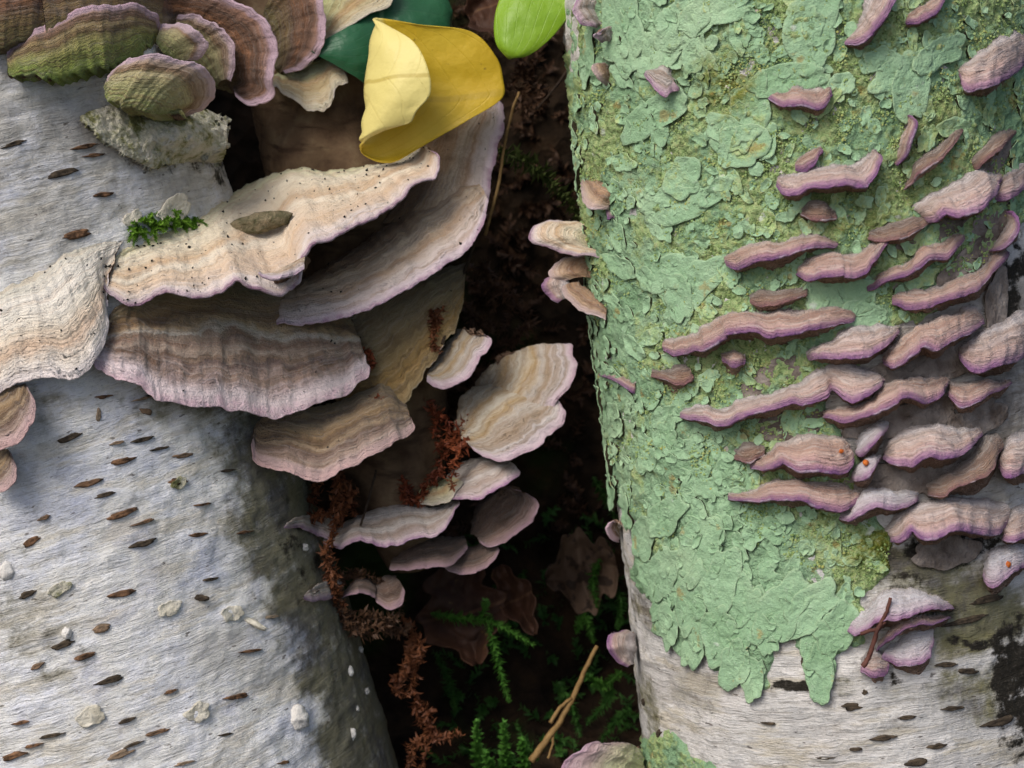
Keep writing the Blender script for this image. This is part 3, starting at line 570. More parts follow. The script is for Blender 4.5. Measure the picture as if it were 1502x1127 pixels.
bracket('algaepale', [(228, 62), (238, 78), (256, 94)], [(236, 36), (264, 32), (286, 45), (301, 63), (298, 82), (288, 92)], 8, 'small curled fungus lobe with thick pink rim between two larger lobes', GT, te=1.4, face=True, inn=.015, ad=[.584, .585, .588], md=[.588, .584, .590])
bracket('algaepale', [(152, 128), (165, 150), (215, 166), (262, 166)], [(160, 112), (180, 97), (210, 88), (250, 85), (290, 97), (313, 120), (313, 142), (300, 160), (272, 172)], 12, 'lowest olive fungus lobe with frilly pink rim above a hanging bark flake', GT, te=1.4, arag=3., face=True, inn=.02, ad=[.554, .553, .558, .570], md=[.556, .556, .560, .568, .580, .586])

bracket('rust', [(70, 56), (120, 40), (180, 30), (236, 44)], [(60, -40), (120, -44), (190, -44), (250, -36)], 5, 'rust-brown banded lobe rising behind the pink rim of the green-topped one', GT, face=True, inn=.02, ad=[.546, .556, .570, .592], md=[.556, .564, .578, .598])
# --- violet tiers on the lichen-covered birch
GR = 'violet shelf fungi in tiers on the lichen-covered birch'
SH = 'lilac-brown shelf fungus with a violet rim in the tiers on the lichen-covered birch'
def rb(typ, A, M, protr, label=SH, **kw): return bracket(typ, A, M, protr, label, GR, 'R', **dict(dict(tr=2.6, te=1.3, wav=.75, bulge=.2), **kw))
rb('violetgrey', [(1247, 52), (1258, 30), (1262, 8), (1268, -20)], [(1239, 64), (1256, 65), (1266, 60), (1283, 45), (1299, 24), (1312, 0), (1318, -20)], 9, 'steep pale violet shelf fungus at the top of the lichen, beside a second violet one')
rb('violet', [(1326, 26), (1349, 11), (1368, -2), (1380, -15)], [(1328, 36), (1351, 31), (1370, 21), (1384, 2), (1392, -15)], 8, 'violet shelf fungus with pale ragged underside at the top of the lichen')
rb('violetgrey', [(1412, 100), (1434, 78), (1461, 56), (1500, 38), (1530, 30)], [(1408, 116), (1417, 132), (1448, 128), (1475, 116), (1502, 96), (1530, 80)], 13, 'thick grey-topped violet shelf fungus alone high on the lichen-covered birch', te=1.8)
rb('violet', [(1143, 136), (1161, 124), (1191, 128), (1216, 130)], [(1128, 146), (1145, 152), (1175, 155), (1202, 158), (1216, 148), (1220, 134)], 7, 'small single pinkish shelf fungus in granular lichen below a dark bark scar')
rb('violet', [(1324, 178), (1323, 198), (1314, 214), (1306, 228), (1305, 243)], [(1332, 170), (1343, 179), (1341, 194), (1335, 207), (1327, 228), (1316, 243)], 7, 'upright stalk-like violet and brown shelf fungus in the lichen')
rb('brown', [(1328, 262), (1346, 235), (1368, 217), (1389, 201), (1404, 189)], [(1326, 278), (1342, 262), (1362, 245), (1384, 228), (1402, 207), (1413, 190)], 8, 'steeply slanting narrow brown shelf fungus with pinkish upper tip')
rb('violet', [(1166, 236), (1180, 226), (1203, 216)], [(1166, 249), (1180, 248), (1195, 238), (1206, 218)], 6, 'tiny violet shelf fungus just above the curled-end one')
rb('violetgrey', [(1142, 262), (1159, 256), (1188, 249), (1220, 242), (1244, 243), (1262, 238), (1272, 224)], [(1139, 272), (1150, 285), (1170, 285), (1184, 275), (1212, 274), (1244, 269), (1271, 270), (1286, 254), (1292, 233), (1284, 222)], 12, 'long lilac shelf fungus with one end curled upward, alone in yellow-green lichen', te=1.6)
rb('brown', [(1174, 307), (1188, 294), (1207, 298), (1224, 308)], [(1174, 315), (1188, 321), (1207, 322), (1228, 320)], 6, 'small rosy brown shelf fungus directly below the curled-end one')
rb('violetgrey', [(1334, 304), (1352, 295), (1376, 280), (1397, 262), (1418, 253), (1442, 250), (1464, 258)], [(1360, 324), (1373, 322), (1388, 313), (1406, 315), (1424, 313), (1446, 302), (1458, 286), (1469, 264)], 14, 'broad grey-topped shelf fungus with bright violet wavy rim above a brown one', te=1.8)
rb('brown', [(1274, 338), (1291, 331), (1322, 325), (1350, 318), (1368, 316)], [(1272, 350), (1294, 354), (1322, 348), (1346, 339), (1370, 324)], 8, 'narrow brown shelf fungus joined under the broad grey-topped one')
rb('violetgrey', [(1462, 266), (1481, 246), (1504, 232), (1530, 220)], [(1456, 300), (1478, 293), (1504, 277), (1530, 262)], 9, 'grey-violet shelf fungus squeezed in beside the broad grey-topped wavy one')
rb('brown', [(1418, 236), (1440, 212), (1462, 196), (1485, 190)], [(1430, 250), (1452, 232), (1472, 215), (1490, 198)], 7, 'ragged brown shelf fungus above the broad grey-topped one')
rb('violet', [(1064, 378), (1083, 365), (1104, 358), (1128, 355), (1141, 359), (1162, 349), (1186, 344), (1210, 346), (1225, 358)], [(1064, 390), (1083, 393), (1110, 384), (1134, 378), (1162, 370), (1177, 366), (1207, 363), (1226, 364)], 9, 'wavy rosy violet shelf fungus with brown porous underside showing')
rb('violet', [(1171, 396), (1183, 380), (1210, 374), (1237, 374), (1267, 365), (1290, 356), (1302, 349)], [(1166, 402), (1186, 410), (1213, 405), (1237, 401), (1244, 406), (1268, 398), (1286, 380), (1305, 353)], 12, 'bright lilac shelf fungus with upturned pointed end')
rb('violet', [(1277, 415), (1306, 395), (1334, 383), (1342, 370), (1367, 356), (1391, 347), (1412, 342)], [(1274, 425), (1300, 411), (1331, 402), (1352, 390), (1371, 378), (1391, 378), (1407, 362), (1417, 346)], 9, 'slanting rosy shelf fungus with thin brown tail beside the upturned lilac one')
rb('violet', [(1312, 434), (1340, 425), (1367, 421), (1397, 416), (1421, 401), (1439, 389), (1448, 374), (1460, 366), (1472, 366)], [(1308, 447), (1334, 453), (1367, 447), (1397, 438), (1427, 429), (1446, 414), (1461, 396), (1476, 380), (1480, 370)], 10, 'long rosy shelf fungus rising to a violet end next to grey bark')
rb('violetgrey', [(1440, 374), (1457, 353), (1471, 335), (1470, 316)], [(1450, 370), (1472, 363), (1485, 350), (1493, 335), (1485, 319), (1474, 312)], 8, 'hook-shaped grey and violet shelf fungus over the long rosy one')
rb('brown', [(1098, 434), (1116, 427), (1147, 425), (1184, 421)], [(1100, 444), (1119, 449), (1150, 443), (1186, 432)], 7, 'short dull brown shelf fungus above the long segmented violet one')
rb('violet', [(974, 503), (990, 494), (1020, 492), (1032, 481), (1060, 463), (1079, 459), (1115, 459), (1152, 456), (1189, 456), (1229, 454), (1252, 463)], [(972, 516), (990, 522), (1016, 515), (1038, 511), (1057, 502), (1065, 491), (1082, 485), (1108, 485), (1134, 493), (1163, 491), (1200, 482), (1229, 474), (1253, 470)], 11, 'longest segmented violet shelf fungus stepping across green lichen', wav=1.0)
rb('violet', [(1056, 518), (1075, 514), (1094, 523)], [(1059, 529), (1075, 538), (1094, 532)], 6, 'small lilac button of fungus hanging under the segmented violet shelf')
rb('brown', [(956, 542), (976, 543), (990, 533), (1006, 537)], [(955, 551), (976, 556), (994, 563), (1011, 558), (1015, 549)], 6, 'small rust-brown shelf fungus standing alone on smooth mint lichen')
rb('violetgrey', [(1182, 519), (1215, 501), (1229, 486), (1262, 475), (1295, 477), (1322, 478)], [(1184, 529), (1222, 526), (1255, 527), (1281, 520), (1299, 509), (1318, 492)], 11, 'crumpled grey-lilac shelf fungus following the longest segmented violet one')
rb('violet', [(1296, 519), (1314, 501), (1336, 486), (1365, 471), (1395, 460), (1424, 450), (1440, 460)], [(1294, 531), (1310, 539), (1332, 528), (1351, 509), (1373, 513), (1395, 504), (1413, 494), (1431, 484), (1442, 475)], 14, 'stepped rosy shelf fungus joined to the thick pale one with glowing rim')
rb('violetgrey', [(1406, 512), (1424, 493), (1446, 479), (1472, 468), (1502, 453), (1530, 445)], [(1404, 520), (1420, 539), (1442, 545), (1475, 535), (1504, 521), (1530, 510)], 14, 'thick pale shelf fungus with glowing pink-violet rim at the end of its tier', te=2)
rb('violetgrey', [(1002, 604), (1023, 597), (1060, 600), (1097, 585), (1134, 577), (1167, 562), (1185, 547), (1210, 537)], [(998, 613), (1023, 618), (1060, 623), (1097, 608), (1134, 597), (1159, 590), (1181, 595), (1203, 586), (1224, 569)], 11, 'thin violet shelf fungus widening into a pale lobe, porous brown underneath')
rb('violetgrey', [(1208, 540), (1225, 533), (1251, 533), (1281, 548), (1294, 558)], [(1220, 572), (1238, 582), (1255, 588), (1281, 576), (1297, 562)], 11, 'rounded grey-brown fungus lobe fused to the thin violet shelf')
rb('violet', [(1208, 607), (1244, 596), (1273, 588), (1288, 567), (1318, 556), (1354, 549), (1388, 554)], [(1206, 615), (1237, 619), (1262, 612), (1288, 605), (1310, 594), (1332, 583), (1354, 590), (1380, 585), (1391, 566)], 12, 'stepped rosy violet shelf fungus under the rounded grey-brown lobe')
rb('violet', [(1388, 558), (1413, 560), (1446, 559), (1480, 556)], [(1390, 583), (1409, 599), (1431, 592), (1453, 579), (1466, 575), (1484, 566)], 11, 'short violet shelf fungus continuing the tier of the stepped rosy violet one')
rb('brown', [(1076, 661), (1093, 649), (1119, 654)], [(1076, 673), (1097, 676), (1121, 667)], 6, 'small round brown shelf fungus at the lichen edge beside a violet tier')
rb('violet', [(1102, 677), (1126, 665), (1141, 650), (1170, 639), (1200, 636), (1229, 643), (1247, 656)], [(1100, 685), (1123, 687), (1145, 682), (1170, 693), (1207, 691), (1237, 693), (1250, 682), (1249, 664)], 13, 'purple shelf fungus next to a broken white one with orange dots', te=1.8)
rb('white', [(1254, 650), (1262, 634), (1280, 624), (1300, 620)], [(1256, 668), (1272, 662), (1288, 650), (1302, 630)], 11, 'broken bleached shelf fungus curled up between two purple ones', wav=1.6)
rb('white', [(1252, 688), (1266, 676), (1290, 668)], [(1250, 706), (1263, 708), (1280, 692), (1292, 676)], 12, 'torn white shelf fungus scrap with an orange dot below the broken bleached one', wav=1.6)
rb('violetgrey', [(1297, 660), (1306, 637), (1329, 626), (1365, 623), (1402, 625), (1435, 633)], [(1293, 674), (1310, 682), (1336, 682), (1365, 671), (1384, 675), (1406, 671), (1428, 652), (1439, 636)], 14, 'broad pinkish grey shelf fungus with white-lit violet rim beside a torn white scrap', te=1.8)
rb('brown', [(1356, 708), (1393, 688), (1419, 671), (1435, 645), (1460, 634)], [(1360, 726), (1385, 729), (1402, 717), (1419, 712), (1441, 702), (1453, 692), (1470, 665)], 13, 'dark brown drooping shelf fungus with a thin orange edge', te=.7)
rb('violetgrey', [(1469, 656), (1484, 640), (1502, 631), (1530, 626)], [(1465, 684), (1471, 695), (1486, 699), (1504, 692), (1530, 686)], 14, 'rounded violet shelf fungus next to the dark brown drooping one', te=1.8)
rb('violet', [(1069, 725), (1104, 718), (1116, 709), (1149, 703), (1191, 705), (1232, 709), (1258, 726)], [(1068, 732), (1104, 733), (1137, 731), (1170, 733), (1203, 744), (1232, 750), (1253, 739), (1263, 730)], 11, 'lowest long purple shelf fungus above the smooth mint lichen', te=1.7)
rb('white', [(1236, 750), (1261, 729), (1278, 718), (1311, 718), (1344, 722)], [(1230, 761), (1249, 763), (1265, 752), (1286, 745), (1319, 744), (1348, 733)], 12, 'bluish white shelf fungus with a broken reddish end, beside the lowest purple one')
rb('violetgrey', [(1296, 778), (1319, 754), (1352, 736), (1389, 730), (1439, 730), (1474, 738)], [(1306, 800), (1323, 799), (1336, 780), (1352, 791), (1377, 786), (1402, 778), (1435, 780), (1460, 784), (1478, 774)], 14, 'broad rosy purple shelf fungus with pale left end above dark bark', te=2)
rb('white', [(1445, 824), (1456, 804), (1476, 798), (1504, 794), (1530, 790)], [(1442, 842), (1454, 860), (1476, 850), (1493, 838), (1504, 832), (1530, 825)], 10, 'small pale violet shelf fungus with an orange dot below the broad rosy purple one')
rb('violetgrey', [(1466, 760), (1480, 748), (1504, 742), (1530, 738)], [(1468, 792), (1486, 796), (1504, 790), (1530, 786)], 11, 'pale violet shelf end beside the broad rosy purple one above dark bark')
GB = 'pale fungus rosette below the lichen'
def rb2(typ, A, M, protr, label, **kw): return bracket(typ, A, M, protr, label, GB, 'R', **dict(dict(tr=2, te=.9, wav=1.2, bulge=.2), **kw))
rb2('white', [(1270, 890), (1294, 870), (1319, 863), (1348, 865), (1374, 882)], [(1245, 920), (1261, 925), (1294, 912), (1319, 908), (1356, 896), (1398, 894)], 12, 'frosty white-topped shelf fungus of the small rosette below the lichen')
rb2('white', [(1306, 945), (1336, 924), (1368, 918)], [(1293, 966), (1319, 979), (1344, 977), (1363, 966), (1370, 945)], 5, 'round fawn fungus disc at the bottom of the pale rosette')
rb2('violet', [(1290, 938), (1310, 924), (1336, 908), (1376, 902)], [(1284, 954), (1302, 938), (1336, 918), (1373, 913), (1396, 904)], 10, 'thin dark-rimmed shelf fungus in the middle of the pale rosette')
rb2('violetgrey', [(1262, 966), (1278, 948), (1299, 962)], [(1262, 982), (1278, 994), (1294, 991), (1304, 980)], 5, 'small drooping pinkish tongue of the pale rosette beside a twig')
# --- small caps along the shaded edge of the lichen-covered birch
GE = 'small fungi along the edge of the lichen-covered birch'
def re_(typ, A, M, label, ad, md, **kw): return bracket(typ, A, M, 5, label, GE, 'R', ad=ad, md=md, face=True, fuzz=.8, **dict(dict(tr=2.2, te=1.1, wav=1.2, bulge=.15), **kw))
re_('lilac', [(880, 6), (878, 22), (884, 36)], [(850, -4), (842, 14), (852, 30), (874, 40)], 'pinkish fungus lobe next to the bright green leaf', None, None)
re_('lilac', [(904, 42), (903, 52), (898, 62)], [(884, 42), (874, 52), (882, 62)], 'small pink fungus knob below the pinkish lobe by the green leaf', None, None)
re_('lilac', [(952, 102), (975, 98), (985, 118)], [(944, 112), (958, 126), (978, 142), (996, 128)], 'small purplish brown curled fungus in the granular lichen', None, None)
re_('tanpink', [(905, 296), (900, 278), (880, 266), (862, 266)], [(892, 312), (868, 306), (850, 290), (852, 270)], 'tan crinkled fungus lobe at the edge of the lichen', None, None)
re_('violetgrey', [(898, 302), (904, 310)], [(888, 306), (892, 322), (902, 322)], 'tiny pink fungus bud below the tan crinkled lobe', None, None)
re_('pale', [(870, 342), (866, 354), (876, 366), (898, 372)], [(836, 334), (820, 326), (798, 328), (780, 336), (775, 346), (784, 357), (806, 364), (836, 371), (862, 374), (894, 378)], 'cream shelf fungus with lilac tip sticking out into the dark gap', [.602, .600, .598, .592], [.606, .602, .598, .596, .592, .588])
re_('tanpink', [(880, 385), (876, 398), (872, 410)], [(850, 372), (820, 384), (808, 396), (812, 408), (830, 412)], 'wrinkled brown fungus lobe under the cream one over the gap', [.604, .602, .602], [.606, .604, .602])
re_('violetgrey', [(835, 412), (838, 425), (832, 438)], [(818, 408), (796, 415), (800, 432), (820, 444)], 'frilly lilac fungus lobe at the tip of the wrinkled brown fungus', [.603, .602, .602], [.606, .604, .603])
re_('tanpink', [(850, 412), (870, 430), (890, 452)], [(826, 420), (838, 446), (866, 458), (888, 468)], 'brown fungus ridge running down to the lichen under the frilly lilac lobe', [.602, .598, .592], [.600, .596, .590])
re_('violet', [(884, 542), (910, 549), (934, 560)], [(877, 550), (905, 562), (930, 578)], 'rosy fungus strip lying on mint lichen at the edge of the gap', None, None, wav=.6)
re_('violetgrey', [(932, 930), (932, 950), (930, 975)], [(912, 924), (894, 934), (893, 952), (908, 972), (922, 979)], 'round pale pink fungus knob on the bare edge of the lichen birch', [.612, .612, .612], [.610, .604, .608], wav=.5)
re_('limepink', [(940, 1100), (944, 1125), (944, 1150)], [(905, 1088), (868, 1092), (838, 1110), (826, 1127), (824, 1150)], 'lime and pink fungus shelf low in the gap beside the birch edge', [.618, .618, .618], [.612, .606, .606])
re_('rust', [(912, 772), (910, 790)], [(900, 762), (890, 775), (896, 790), (908, 796)], 'rusty orange scrap of fungus at the birch edge', None, None)
re_('tanpink', [(892, 96), (896, 112), (894, 124)], [(884, 92), (873, 98), (880, 114), (888, 126)], 'tan torn fungus scrap on the lichen near two pink knobs', None, None)

# ------------------------------------------------------------------ lichen on the right-hand birch
LPOLY = [(845, -60), (852, 60), (848, 150), (835, 270), (850, 400), (840, 490), (872, 560), (885, 650), (900, 705), (915, 740), (936, 765), (930, 830), (945, 872), (962, 902), (960, 926), (990, 946), (1010, 966), (1035, 960), (1046, 984),
         (1080, 994), (1092, 984), (1110, 1012), (1126, 1005), (1136, 966), (1132, 932), (1150, 926), (1176, 936), (1180, 960), (1178, 986), (1190, 1010), (1206, 1013), (1221, 1000), (1229, 970), (1241, 950), (1266, 945), (1262, 890), (1282, 858),
         (1304, 832), (1312, 800), (1284, 764), (1250, 735), (1262, 690), (1230, 640), (1205, 600), (1200, 560), (1260, 530), (1330, 478), (1420, 442), (1440, 390), (1470, 330), (1560, 300), (1560, -60)]
LPOLY2 = [(945, 1085), (975, 1078), (1010, 1090), (1020, 1110), (1050, 1112), (1060, 1150), (945, 1150)]
SMOOTH = [(1080, 880, 190, 160, 0, 1.), (900, 620, 70, 260, 0, .95), (930, 330, 60, 120, 0, .7), (960, 60, 140, 110, 0, .85), (1230, 440, 60, 50, 0, .9), (960, 480, 90, 120, 0, .55), (1010, 700, 110, 140, 0, .8)]
OLIVE = [(1060, 120, 70, 70, 0, 1.), (1270, 800, 55, 60, 0, 1.), (1240, 720, 120, 40, 0, .8), (1380, 190, 100, 60, 0, .5), (1330, 260, 60, 50, 0, .7), (1260, 320, 110, 60, 0, .6), (1150, 560, 90, 60, 0, .5)]
def lichen_mask(px, py, q):
    w_ = fbm(q * .35, 4) * 12 + perlin(q * 1.2) * 6
    d1 = polydist(px, py, LPOLY); d2 = polydist(px, py, LPOLY2)
    return np.maximum(d1, d2) + w_
def build_crust():
    hs = np.arange(-.13, .15, .00062); th = np.arange(-1.62, 1.5, .0085)
    H, TH = np.meshgrid(hs, th, indexing='ij')
    q = np.stack([np.cos(TH) * TR.R * 210, np.sin(TH) * TR.R * 210, H * 210], -1)
    V0 = TR.surf(TH, H); px, py, _ = proj(V0)
    # behind the silhouette the photograph gives no outline: carry it on from the edge
    mk = lichen_mask(np.maximum(px, 842 + np.clip(py, 0, 1000) * .08), py, q)
    smooth = np.clip(blobs(px + fbm(q * .3 + 3, 3) * 30, py + fbm(q * .3 + 7, 3) * 30, SMOOTH), 0, 1)
    olive = np.clip(blobs(px + fbm(q * .3 + 3, 3) * 40, py + fbm(q * .3 + 9, 3) * 40, OLIVE), 0, 1)
    lump = fbm(q * .55, 3) * .0010 + np.abs(fbm(q * 1.1 + 4, 3)) * .0009
    gran = fbm(q * 3.2, 3) * .0007 + np.maximum(fbm(q * 1.9 + 2, 3), 0) * .0010
    fold = np.maximum(perlin(np.stack([TH * TR.R * 90 + H * 60, H * 260, 0 * H + 5], -1)), 0) * .0009
    off = sstep(-6, 8, mk) * (.0008 + lump + gran * (1 - .8 * smooth) + fold * smooth) - .0010 * sstep(3, -8, mk)
    V = TR.surf(TH, H, off)
    n, m = H.shape; fc = gridf(n, m); keep = (mk.ravel()[fc] > -6).any(1)
    fc = fc[keep]; used = np.unique(fc); remap = np.full(n * m, -1); remap[used] = np.arange(len(used))
    return mesh('crust', V.reshape(-1, 3)[used], remap[fc], True, dict(smooth=smooth.ravel()[used], olive=olive.ravel()[used], edge=mk.ravel()[used])), None
def lichen_colour(m, smooth, olive):
    p = m.pos(); n_ = m.noise(p, 170, 6, .7); n2 = m.noise(p, 560, 4, .75); n3 = m.noise(p, 48, 5, .6)
    mint = m.ramp(n3, [(.32, (.235, .395, .215)), (.5, (.305, .48, .285)), (.68, (.38, .54, .33))])
    gr = m.ramp(n2, [(.33, (.06, .09, .02)), (.41, (.29, .41, .14)), (.52, (.42, .53, .23)), (.68, (.48, .47, .16))])
    f_ = m.math('SUBTRACT', m.math('ADD', m.math('MULTIPLY', m.sm(n_, .4, .62), .75), m.sm(n3, .36, .62)), m.math('MULTIPLY', smooth, 1.25))
    c_ = m.mix(m.math('MULTIPLY', m.sm(f_, .3, 1.0), .85), mint, gr)
    c_ = m.mix(m.math('MULTIPLY', olive, m.sm(n_, .38, .6)), c_, m.ramp(n2, [(.4, (.085, .12, .015)), (.6, (.25, .25, .05))]))
    c_ = m.mix(m.math('MULTIPLY', m.sm(m.noise(p, 120, 4, .6), .62, .69), .7), c_, (.36, .26, .08))
    c_ = m.mix(m.math('MULTIPLY', m.sm(n2, .56, .70), .35), c_, (.50, .60, .46))
    c_ = m.mix(m.math('MULTIPLY', m.sm(m.noise(p, 95, 3, .6), .68, .73), .7), c_, (.62, .66, .60))
    return c_, n_, n2
m = NT('lichen_crust')
c_, n_, n2 = lichen_colour(m, m.attr('smooth'), m.attr('olive'))
c_ = m.mix(m.sm(m.noise(m.pos(), 85, 6, .75), .66, .72), c_, (.03, .028, .02))
M_CRUST = m.fin(c_, .92, m.bump(m.math('ADD', n2, m.math('MULTIPLY', n_, 1.5)), .0019, 1.), .12)
lichen = empty('lichen', 'mint and yellow-green leafy lichen sheet covering the birch with the violet fungi', 'lichen')
crust_me, _ = build_crust()
link('crust', crust_me, M_CRUST, lichen)['kind'] = 'stuff'

m = NT('lichen_lobe'); oi = m.n('ObjectInfo').outputs['Random']; r_ = m.attr('r')
c_, n_, n2 = lichen_colour(m, m.math('ADD', m.attr('smooth'), m.math('MULTIPLY', oi, .5)), m.attr('olive'))
c_ = m.mix(m.math('MULTIPLY', oi, .22), c_, (.42, .60, .40))
c_ = m.mix(m.math('MULTIPLY', m.sm(r_, .88, 1.0), .3), c_, (.44, .54, .34))
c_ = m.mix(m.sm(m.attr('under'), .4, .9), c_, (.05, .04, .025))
M_LOBE = m.fin(c_, .88, m.bump(m.math('ADD', m.math('MULTIPLY', n_, 1.6), m.math('MULTIPLY', n2, .6)), .0012, .9), .15)
def lobe_mesh(T, px, py, size, ang, asp, nl, curl, base, sd_, name='lobe', sm_=0., seg=40, raw=False):
    th0, h0 = T.at(px, py); sc = TAN / 751 * .565; 
    an = np.linspace(0, 2 * math.pi, seg, endpoint=False)
    ca, sa = np.cos(an), np.sin(an)
    cir = np.stack([ca * 1.3 + sd_, sa * 1.3, 0 * an + sd_ * .37], -1)
    ro = .92 + .34 * perlin(cir * .8) + (.20 * np.abs(np.sin((nl + 2) * .5 * an + sd_ * 5 + 1.2 * perlin(cir)))) + .05 * perlin(cir * 5.3)
    rings = [(.02, 0), (.35, 0), (.65, 0), (.85, 0), (.96, 0), (1.0, .25), (.97, 1), (.75, 1)]
    cu = .5 + .9 * perlin(np.stack([ca * .9, sa * .9 + sd_ * 2, 0 * an + 3.3], -1))
    c, s = math.cos(math.radians(ang)), math.sin(math.radians(ang)); V = []; r_ = []; un = []
    for rr, k in rings:
        a = ca * ro * rr * size * asp * sc; b = sa * ro * rr * size / asp * sc
        x = a * c - b * s; y = a * s + b * c
        puff = perlin(np.stack([x * 330 + sd_, y * 330, 0 * x + sd_], -1)) * .0007 + perlin(np.stack([x * 900 + sd_, y * 900, 0 * x + sd_], -1)) * .00025
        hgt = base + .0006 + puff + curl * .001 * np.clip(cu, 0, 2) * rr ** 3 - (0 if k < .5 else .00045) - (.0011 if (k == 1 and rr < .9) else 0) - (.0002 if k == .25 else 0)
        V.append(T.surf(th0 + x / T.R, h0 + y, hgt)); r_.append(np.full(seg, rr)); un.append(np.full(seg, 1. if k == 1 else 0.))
    V = np.array(V); qx, qy, _ = proj(V)
    if raw: return V.reshape(-1, 3), gridf(len(rings), seg, 0, True), np.array(r_).ravel(), np.array(un).ravel(), blobs(qx, qy, SMOOTH).ravel() + sm_, blobs(qx, qy, OLIVE).ravel()
    return mesh(name, V, gridf(len(rings), seg, 0, True), True, dict(r=np.array(r_).ravel(), under=np.array(un).ravel(), smooth=blobs(qx, qy, SMOOTH).ravel() + sm_, olive=blobs(qx, qy, OLIVE).ravel()))
def pmask(x, y, lst): return float(blobs(np.array([x], float), np.array([y], float), lst)[0])
LOBES = [(1098, 168, 42, 70, 1.3, 3, .6), (1070, 192, 26, 150, 1.3, 3, .6), (1090, 215, 36, 20, 1.2, 3, .8), (1006, 262, 30, 60, 1.1, 3, .9), (1052, 282, 20, 40, 1.5, 2, .7), (1155, 118, 30, 5, 1.6, 3, .5), (1232, 123, 16, 0, 1.1, 3, .5),
         (1230, 436, 44, 0, 1.2, 4, .8), (1262, 462, 26, 0, 1.3, 3, .9), (1205, 440, 24, 90, 1.1, 3, .6), (1318, 105, 34, 30, 1.5, 3, .6), (1370, 80, 30, 20, 1.5, 3, .8), (1330, 130, 34, 80, 1.3, 3, .5), (1290, 90, 22, 0, 1.2, 3, .6), (1390, 190, 20, 0, 1.3, 3, .8),
         (1020, 415, 40, 30, 1.5, 3, .8), (1000, 440, 26, 80, 1.3, 4, .9), (985, 400, 34, 20, 1.4, 3, .5), (1108, 992, 26, 90, 1.5, 2, .8), (1082, 975, 30, 70, 1.3, 3, .7), (1202, 985, 28, 90, 1.5, 3, .8), (1205, 950, 30, 90, 1.2, 3, .6),
         (1022, 945, 30, 70, 1.4, 3, .7), (985, 920, 30, 60, 1.3, 3, .7), (955, 850, 26, 100, 1.3, 3, .7), (948, 790, 34, 40, 1.3, 3, 1.2), (980, 760, 36, 30, 1.5, 4, 1.), (975, 840, 40, 50, 1.4, 4, .8), (1030, 800, 44, 60, 1.4, 4, .7),
         (1060, 850, 40, 70, 1.4, 3, .8), (1020, 880, 40, 60, 1.4, 4, .8), (1100, 900, 40, 80, 1.4, 3, .6), (1150, 890, 40, 60, 1.4, 3, .6), (1190, 890, 36, 40, 1.4, 4, .8), (1225, 920, 32, 70, 1.3, 3, .8), (1060, 930, 36, 70, 1.4, 3, .8), (1130, 930, 24, 90, 1.2, 3, .9),
         (905, 722, 26, 60, 1.3, 3, 1.2), (925, 745, 24, 90, 1.4, 3, 1.2), (870, 480, 30, 10, 1.6, 3, 1.2), (865, 500, 20, 60, 1.2, 3, 1.4), (888, 590, 22, 80, 1.4, 3, 1.3), (893, 640, 22, 80, 1.4, 3, 1.3), (900, 680, 24, 80, 1.3, 3, 1.3), (872, 545, 22, 80, 1.4, 3, 1.4), (860, 410, 20, 10, 1.5, 3, 1.4),
         (852, 200, 22, 80, 1.3, 3, 1.4), (856, 245, 24, 80, 1.3, 3, 1.4), (870, 85, 26, 70, 1.5, 3, 1.1), (915, 40, 50, 80, 1.3, 3, .5), (1000, 35, 40, 30, 1.3, 3, .5), (960, 75, 44, 20, 1.4, 3, .5), (1045, 20, 36, 10, 1.5, 3, .6), (1190, 30, 44, 80, 1.4, 3, .4), (960, 170, 40, 20, 1.6, 3, .5), (990, 300, 40, 10, 1.6, 3, .5)]
li = 0
placed = []
def add_lobe(x, y, size, ang, asp, nl, curl, base=.0008, sm_=0.):
    global li; li += 1
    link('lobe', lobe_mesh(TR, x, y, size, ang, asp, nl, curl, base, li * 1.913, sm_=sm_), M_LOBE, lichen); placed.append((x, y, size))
tries = 0
while li < 232 and tries < 9000:
    tries += 1
    x = rng.uniform(838, 1490); y = rng.uniform(-10, 1000)
    dd = float(polydist(np.array([x]), np.array([y]), LPOLY)[0])
    if dd < 4: continue
    sm_ = pmask(x, y, SMOOTH)
    if rng.random() > .22 + .78 * sm_: continue
    size = rng.uniform(8, 19) + 14 * sm_ * rng.random()
    if dd < size * .8: size *= .6
    if any((x - a) ** 2 + (y - b) ** 2 < (.62 * (size + s_) * .8) ** 2 for a, b, s_ in placed): continue
    ang = math.degrees(math.atan2(-(y - 560), x - 1150)) + rng.uniform(-45, 45)
    add_lobe(x, y, size, ang, rng.uniform(1.1, 1.6), int(rng.integers(3, 6)), rng.uniform(.3, 1.1) + .3 * (x < 930), .0006 + .0007 * rng.random())
# fringe of scalloped lobes along the visible lower and side border
bp = pline(LPOLY[6:36], 60, False)
for k, (x, y) in enumerate(bp):
    if li >= 296 - len(LOBES): break
    add_lobe(x + rng.uniform(-4, 4) + (3 if y < 760 else 0), y - 5 + rng.uniform(-4, 4), rng.uniform(10, 17), rng.uniform(40, 130), rng.uniform(1.0, 1.5), 3, rng.uniform(.6, 1.3), .0004)
for L_ in LOBES: add_lobe(*L_, base=.0014, sm_=.55)

